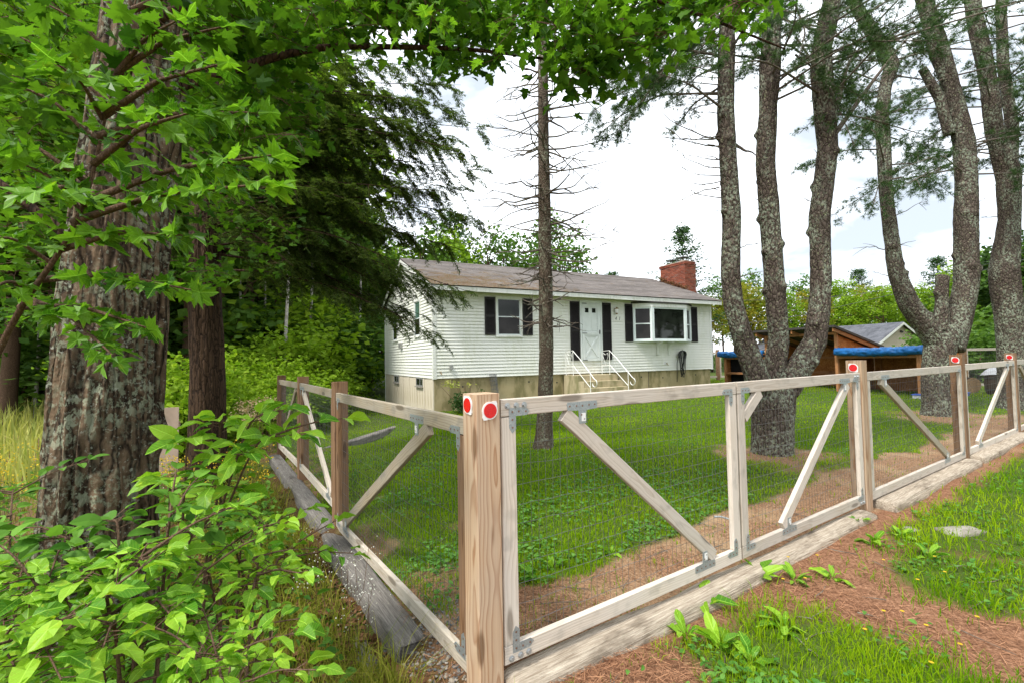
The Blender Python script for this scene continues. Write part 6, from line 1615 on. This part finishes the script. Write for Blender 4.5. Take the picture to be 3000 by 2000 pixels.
# bank on the left: long grass, ground leaves, leaf litter
x, y, D = polar(60000, 1.2, 12, -62, -3); g, ins, rgt, lft, lit = masks(x, y); s_, w_ = sw(x, y)
k = lft & (s_ < -.25) & (rng.random(len(x)) < .25 + .6 * sstep(.40, .6, fbm(x * 1.8, y * 1.8, 0, 81)) + .5 * (s_ > -1.1))
x, y, D = x[k], y[k], D[k]
grassobj('bank_grass', x, y, rng.uniform(.06, .34, len(x)) * (.4 + fbm(x * 1.6, y * 1.6, 0, 62)), .0042 * (1 + D * .22), 'grass_dry', 'long loose grass on the shady bank', 'grass', 1.3)
x, y, D = polar(42000, 1.6, 14, -62, -5); g, ins, rgt, lft, lit = masks(x, y); s_, w_ = sw(x, y)
k = lft & (s_ < -.4) & ((s_ < -1.0) | (w_ > 3) | (rng.random(len(x)) < .12)) & (rng.random(len(x)) < .15 + .85 * sstep(.42, .58, fbm(x * 1.3, y * 1.3, 0, 83)) * sstep(2.0, 4.0, D))
x, y, D = x[k], y[k], D[k]; n = len(x)
arr = scatter(OVAL, np.stack([x, y, hgt(x, y) + rng.uniform(.02, .45, n) ** 1.3], 1), rdir(n, -.5, .4), norm(V3(0, 0, 1) + rng.normal(0, .45, (n, 3))), rng.uniform(.03, .09, n) * (1 + D * .03), rng.random(n))
tag(link('ground_cover', npmesh('ground_cover', arr[0], arr[1], M['shrub_mass'], False, arr[2])), 'mixed green ground cover below the trees', 'undergrowth', kind='stuff')
x, y, D = polar(30000, 1.0, 8, -55, 0); g, ins, rgt, lft, lit = masks(x, y); s_, w_ = sw(x, y); k = lft & (s_ < -.15); x, y = x[k], y[k]; n = len(x)
arr = scatter(OVAL, np.stack([x, y, hgt(x, y) + rng.uniform(.004, .025, n)], 1), rdir(n, -.15, .25), norm(V3(0, 0, 1) + rng.normal(0, .5, (n, 3))), rng.uniform(.025, .07, n), rng.random(n))
tag(link('leaf_litter', npmesh('leaf_litter', arr[0], arr[1], M['litter'], False, arr[2])), 'fallen brown leaves on the bank', 'litter', kind='stuff')
# pine straw on bare soil
x, y, D = polar(110000, 1.0, 10, -30, 60); g, ins, rgt, lft, lit = masks(x, y); s_, w_ = sw(x, y); a_, b_ = hab(x, y)
k = (ins | rgt | (lft & (s_ > -1.6))) & (b_ < -1) & (rng.random(len(x)) < (1 - sstep(.2, .6, g)) * (.35 + .65 * sstep(.4, .6, fbm(x * 2, y * 2, 0, 95))))
x, y, D = x[k], y[k], D[k]; n = len(x)
t_ = (np.array([(-.016, 0, 0), (.016, 0, 0), (.012, 1, .0), (-.012, 1, 0)], float), np.array([(0, 1, 2), (0, 2, 3)]))
arr = scatter(t_, np.stack([x, y, hgt(x, y) + rng.uniform(.006, .022, n)], 1), rdir(n, -.06, .12), norm(V3(0, 0, 1) + rng.normal(0, .3, (n, 3))), rng.uniform(.05, .10, n), rng.random(n))
tag(link('pine_straw', npmesh('pine_straw', arr[0], arr[1], M['straw'], False, arr[2])), 'fallen reddish pine needles on the bare soil', 'litter', kind='stuff')
# goldenrod meadow at far left, its yellow sprigs by the fence
x = rng.uniform(-26, -6, 9000); y = rng.uniform(7.5, 20, 9000); k = (x + y * .95 < 1.5) & (rng.random(9000) < sstep(.3, .5, fbm(x * .6, y * .6, 0, 88)) + .25); x, y = x[k], y[k]
grassobj('meadow', x, y, rng.uniform(.55, 1.15, len(x)), rng.uniform(.02, .06, len(x)), 'goldenrod', 'pale yellow green meadow beyond the oak', 'meadow', .35)
def sprigs(name, n, boxes, mat, label, h, sz, cat):
    P, Y_, S_, st = [], [], [], MB()
    for _ in range(n):
        b = boxes[rng.integers(len(boxes))]; p = at(rng.uniform(b[0], b[1]), 1200, rng.uniform(b[2], b[3])); z = hz(p.x, p.y); hh = rng.uniform(*h); top = V3(p.x + rng.normal(0, .04), p.y + rng.normal(0, .04), z + hh)
        st.tube([(p.x, p.y, z), tuple(top)], [.003, .0015], 3, False)
        for _ in range(14):
            P.append(top + rng.normal(0, 1, 3) * V3(.045, .045, .04)); Y_.append(rdir(1, -.2, .6)[0]); S_.append(rng.uniform(*sz))
    N = len(P); arr = scatter(DIAM, np.array(P), np.array(Y_), rdir(N), np.array(S_), rng.random(N))
    o = tag(link(name, npmesh(name, arr[0], arr[1], M[mat], False, arr[2])), label, cat, kind='stuff')
    q = st.build('stalks', M['twig_bark']); q.parent = o
sprigs('goldenrod', 70, [(560, 790, 4.6, 7.5), (430, 560, 6, 8), (0, 120, 6, 9)], 'yellow_flower', 'yellow goldenrod heads on the bank by the left fence', (.35, .75), (.018, .035), 'flowers')
sprigs('white_asters', 26, [(980, 1080, 2.9, 3.6), (880, 980, 3.4, 4.6), (420, 520, 6, 8)], 'white_flower', 'small white asters beside the left fence ties', (.2, .42), (.008, .016), 'flowers')
sprigs('dry_weeds', 60, [(690, 830, 9, 11)], 'dry_weed', 'dry pinkish seed heads behind the left fence', (.8, 1.25), (.03, .06), 'weeds')
# broad-leaved rosettes and yellow flowers along the log
def rosette(i, px, py, n, L_, label):
    d = _fw + CR * ((px - 1500) / FPX) + CU * ((1000 - py) / FPX); t_ = (EYE.z - .01) / -d.z; p = EYE + d * t_
    z = hz(p.x, p.y); e = tree('broadleaf_weed', (p.x, p.y, z), label, 'weed', 'broad-leaved weeds outside the gate')
    a = np.arange(n) * 2.4 + rng.uniform(0, 6) + rng.normal(0, .3, n); up = rng.uniform(.0, 1.5, n)
    Y_ = np.stack([np.cos(a), np.sin(a), up], 1)
    leaf_objects(DOCK, np.tile(V3(p.x, p.y, z + .01), (n, 1)) + norm(Y_) * .02, Y_, np.tile(V3(0, 0, 1), (n, 1)) + rng.normal(0, .2, (n, 3)), rng.uniform(.45, 1.15, n) * L_, 'shrub_leaf', e, 'leaf', 2)
for i, q in enumerate(((2055, 1760, 9, .17, 'tallest dock plant growing against the log below the gate meeting point'), (2110, 1880, 10, .15, 'broad-leaved weed in needles below the tallest dock plant'), (2010, 1850, 7, .12, 'broad-leaved weed at the left end of the weed patch'), (2225, 1690, 8, .14, 'broad-leaved weed beside the log under the far gate leaf'),
                       (2330, 1700, 9, .13, 'broad-leaved weed amid yellow flowers under the far gate leaf'), (2300, 1830, 9, .14, 'broad-leaved weed in the middle of the roadside grass patch'), (2440, 1700, 8, .12, 'broad-leaved weed on red needles below the gate post'), (2560, 1600, 9, .15, 'broad-leaved weed right in front of the gate post foot'),
                       (2640, 1580, 8, .13, 'broad-leaved weed between the two stone slabs'), (2520, 1540, 7, .10, 'small weed at the very foot of the gate post'), (2720, 1640, 8, .12, 'broad-leaved weed in front of the pale stone slab'), (2200, 1920, 8, .13, 'broad-leaved weed nearest the bottom edge'), (1620, 1655, 8, .13, 'broad-leaved weed inside the near gate leaf by its left stile'), (1790, 1610, 8, .11, 'broad-leaved weed inside the near gate leaf, middle of the lawn edge'),
                       (1560, 1690, 6, .12, 'small weed inside the near gate at the left stile foot'))): rosette(i, *q)
fm = None
for i, (px, py) in enumerate(((2295, 1692), (2360, 1692), (2310, 1632), (2395, 1630), (2590, 1645), (2740, 1637), (2770, 1680), (2690, 1702), (2645, 1790), (2590, 1788), (2715, 1830), (2865, 1810), (2535, 1838), (2730, 1935), (2815, 1885))):
    d = _fw + CR * ((px - 1500) / FPX) + CU * ((1000 - py) / FPX); t_ = (EYE.z - .09) / -d.z; p = EYE + d * t_
    z = hz(p.x, p.y)
    e = tree('yellow_flower', (p.x, p.y, z), 'small yellow flower on a thin stalk in the roadside grass', 'flower', 'yellow roadside flowers')
    mb = MB(); mb.tube([(0, 0, 0), (.006, 0, .05), (.0, .004, .088)], .0014, 4, False); o = mb.build('stalk', M['weed_leaf']); o.parent = e
    a = np.arange(9) * .7; arr = scatter(DIAM, np.zeros((9, 3)) + V3(0, .004, .09), np.stack([np.cos(a), np.sin(a), np.full(9, .25)], 1), np.tile(V3(0, 0, 1), (9, 1)), np.full(9, .013), rng.random(9))
    o = link('flower_head', npmesh('flower_head', arr[0], arr[1], M['yellow_flower'], False, arr[2])); o.parent = e
# fallen twigs
mb = MB()
for _ in range(170):
    a = math.radians(rng.uniform(-12, 52)); D_ = rng.uniform(1.5, 7); x, y = D_ * math.sin(a), D_ * math.cos(a); s_, w_ = sw(x, y)
    if abs(w_) < .15: continue
    z = hz(x, y) + .014; a = rng.uniform(0, 6.28); L_ = rng.uniform(.05, .28); q = V3(math.cos(a), math.sin(a), 0) * L_
    p = V3(x, y, z); mb.tube([p, p + q * .5 + V3(rng.normal(0, .012), rng.normal(0, .012), .004), p + q + V3(0, 0, .003)], [.0035, .003, .0015], 4, False)
tag(mb.build('fallen_twigs', M['dead_bark']), 'small fallen twigs on grass and needles', 'twigs', kind='stuff')
# gravel round the corner post
def gravel():
    n = 2600; s_ = rng.normal(-.12, .22, n); w_ = rng.uniform(-.35, 1.0, n); s_ = np.where(rng.random(n) < .3, rng.uniform(-.1, .45, n), s_); w_ = np.where(rng.random(n) < .35, rng.uniform(-.6, -.2, n), w_)
    x, y = P0[0] + FU[0] * s_ + FV[0] * w_, P0[1] + FU[1] * s_ + FV[1] * w_
    ic = np.array([(0, 0, 1), (.9, 0, .3), (.28, .85, .3), (-.72, .53, .3), (-.72, -.53, .3), (.28, -.85, .3), (.7, .5, -.4), (-.3, .8, -.4), (-.9, 0, -.4), (-.3, -.8, -.4), (.7, -.5, -.4)], float) * V3(1, .8, .55)
    f = np.array([(0, 1, 2), (0, 2, 3), (0, 3, 4), (0, 4, 5), (0, 5, 1), (1, 6, 2), (2, 7, 3), (3, 8, 4), (4, 9, 5), (5, 10, 1), (2, 6, 7), (3, 7, 8), (4, 8, 9), (5, 9, 10), (1, 10, 6)])
    arr = scatter((ic, f), np.stack([x, y, hgt(x, y) + .004], 1), rdir(n, -.2, .2), norm(V3(0, 0, 1) + rng.normal(0, .3, (n, 3))), rng.uniform(.005, .016, n) * np.where(rng.random(n) < .1, 1.8, 1), rng.random(n))
    t = NT('gravel'); M['gravel'] = t.fin(t.ramp(t.attr('tint'), [(0, (.09, .095, .10)), (.5, (.19, .185, .17)), (.8, (.29, .24, .18)), (1, (.36, .33, .29))]), .85, .2)
    tag(link('gravel', npmesh('gravel', arr[0], arr[1], M['gravel'], False, arr[2])), 'grey gravel around the corner post', 'gravel', kind='stuff')
gravel()
# bush with yellow leaves at the house corner
x, y = hpt(.75, -.75)[:2]
e = tree('corner_bush', (x, y, hz(x, y)), 'dark green bush with yellow leaf tips at the house corner', 'bush')
cl = ell(24, .55, .32, .34, .3); arr = clumps(cl, 40, .10, (.05, .10), OVAL); o = link('crown', npmesh('crown', arr[0], arr[1], M['far_dark'], False, arr[2])); o.parent = e
cl = ell(7, .5, .1, .85, .5) * V3(1, 1, 1) + V3(-.25, 0, 0); arr = clumps(cl, 12, .06, (.05, .09), OVAL); o = link('yellow_leaves', npmesh('yellow_leaves', arr[0], arr[1], M['goldenrod'], False, arr[2])); o.parent = e
mb = MB()
for k in range(8): mb.tube([(0, 0, 0), (rng.normal(0, .25), rng.normal(0, .25), .8)], [.01, .004], 4, False)
o = mb.build('stems', M['twig_bark']); o.parent = e
# dry vine against the chimney foot
cl = np.array([(CA0 - .06 + rng.normal(0, .03), b, zr(b) + .05 + rng.random() * .10) for b in np.linspace(CB0 - .1, CB1, 26)])
arr = clumps(cl, 22, .05, (.04, .08)); o = link('dry_vine', npmesh('dry_vine', arr[0], arr[1], M['litter'], False, arr[2])); o.parent = chim; o['kind'] = 'stuff'
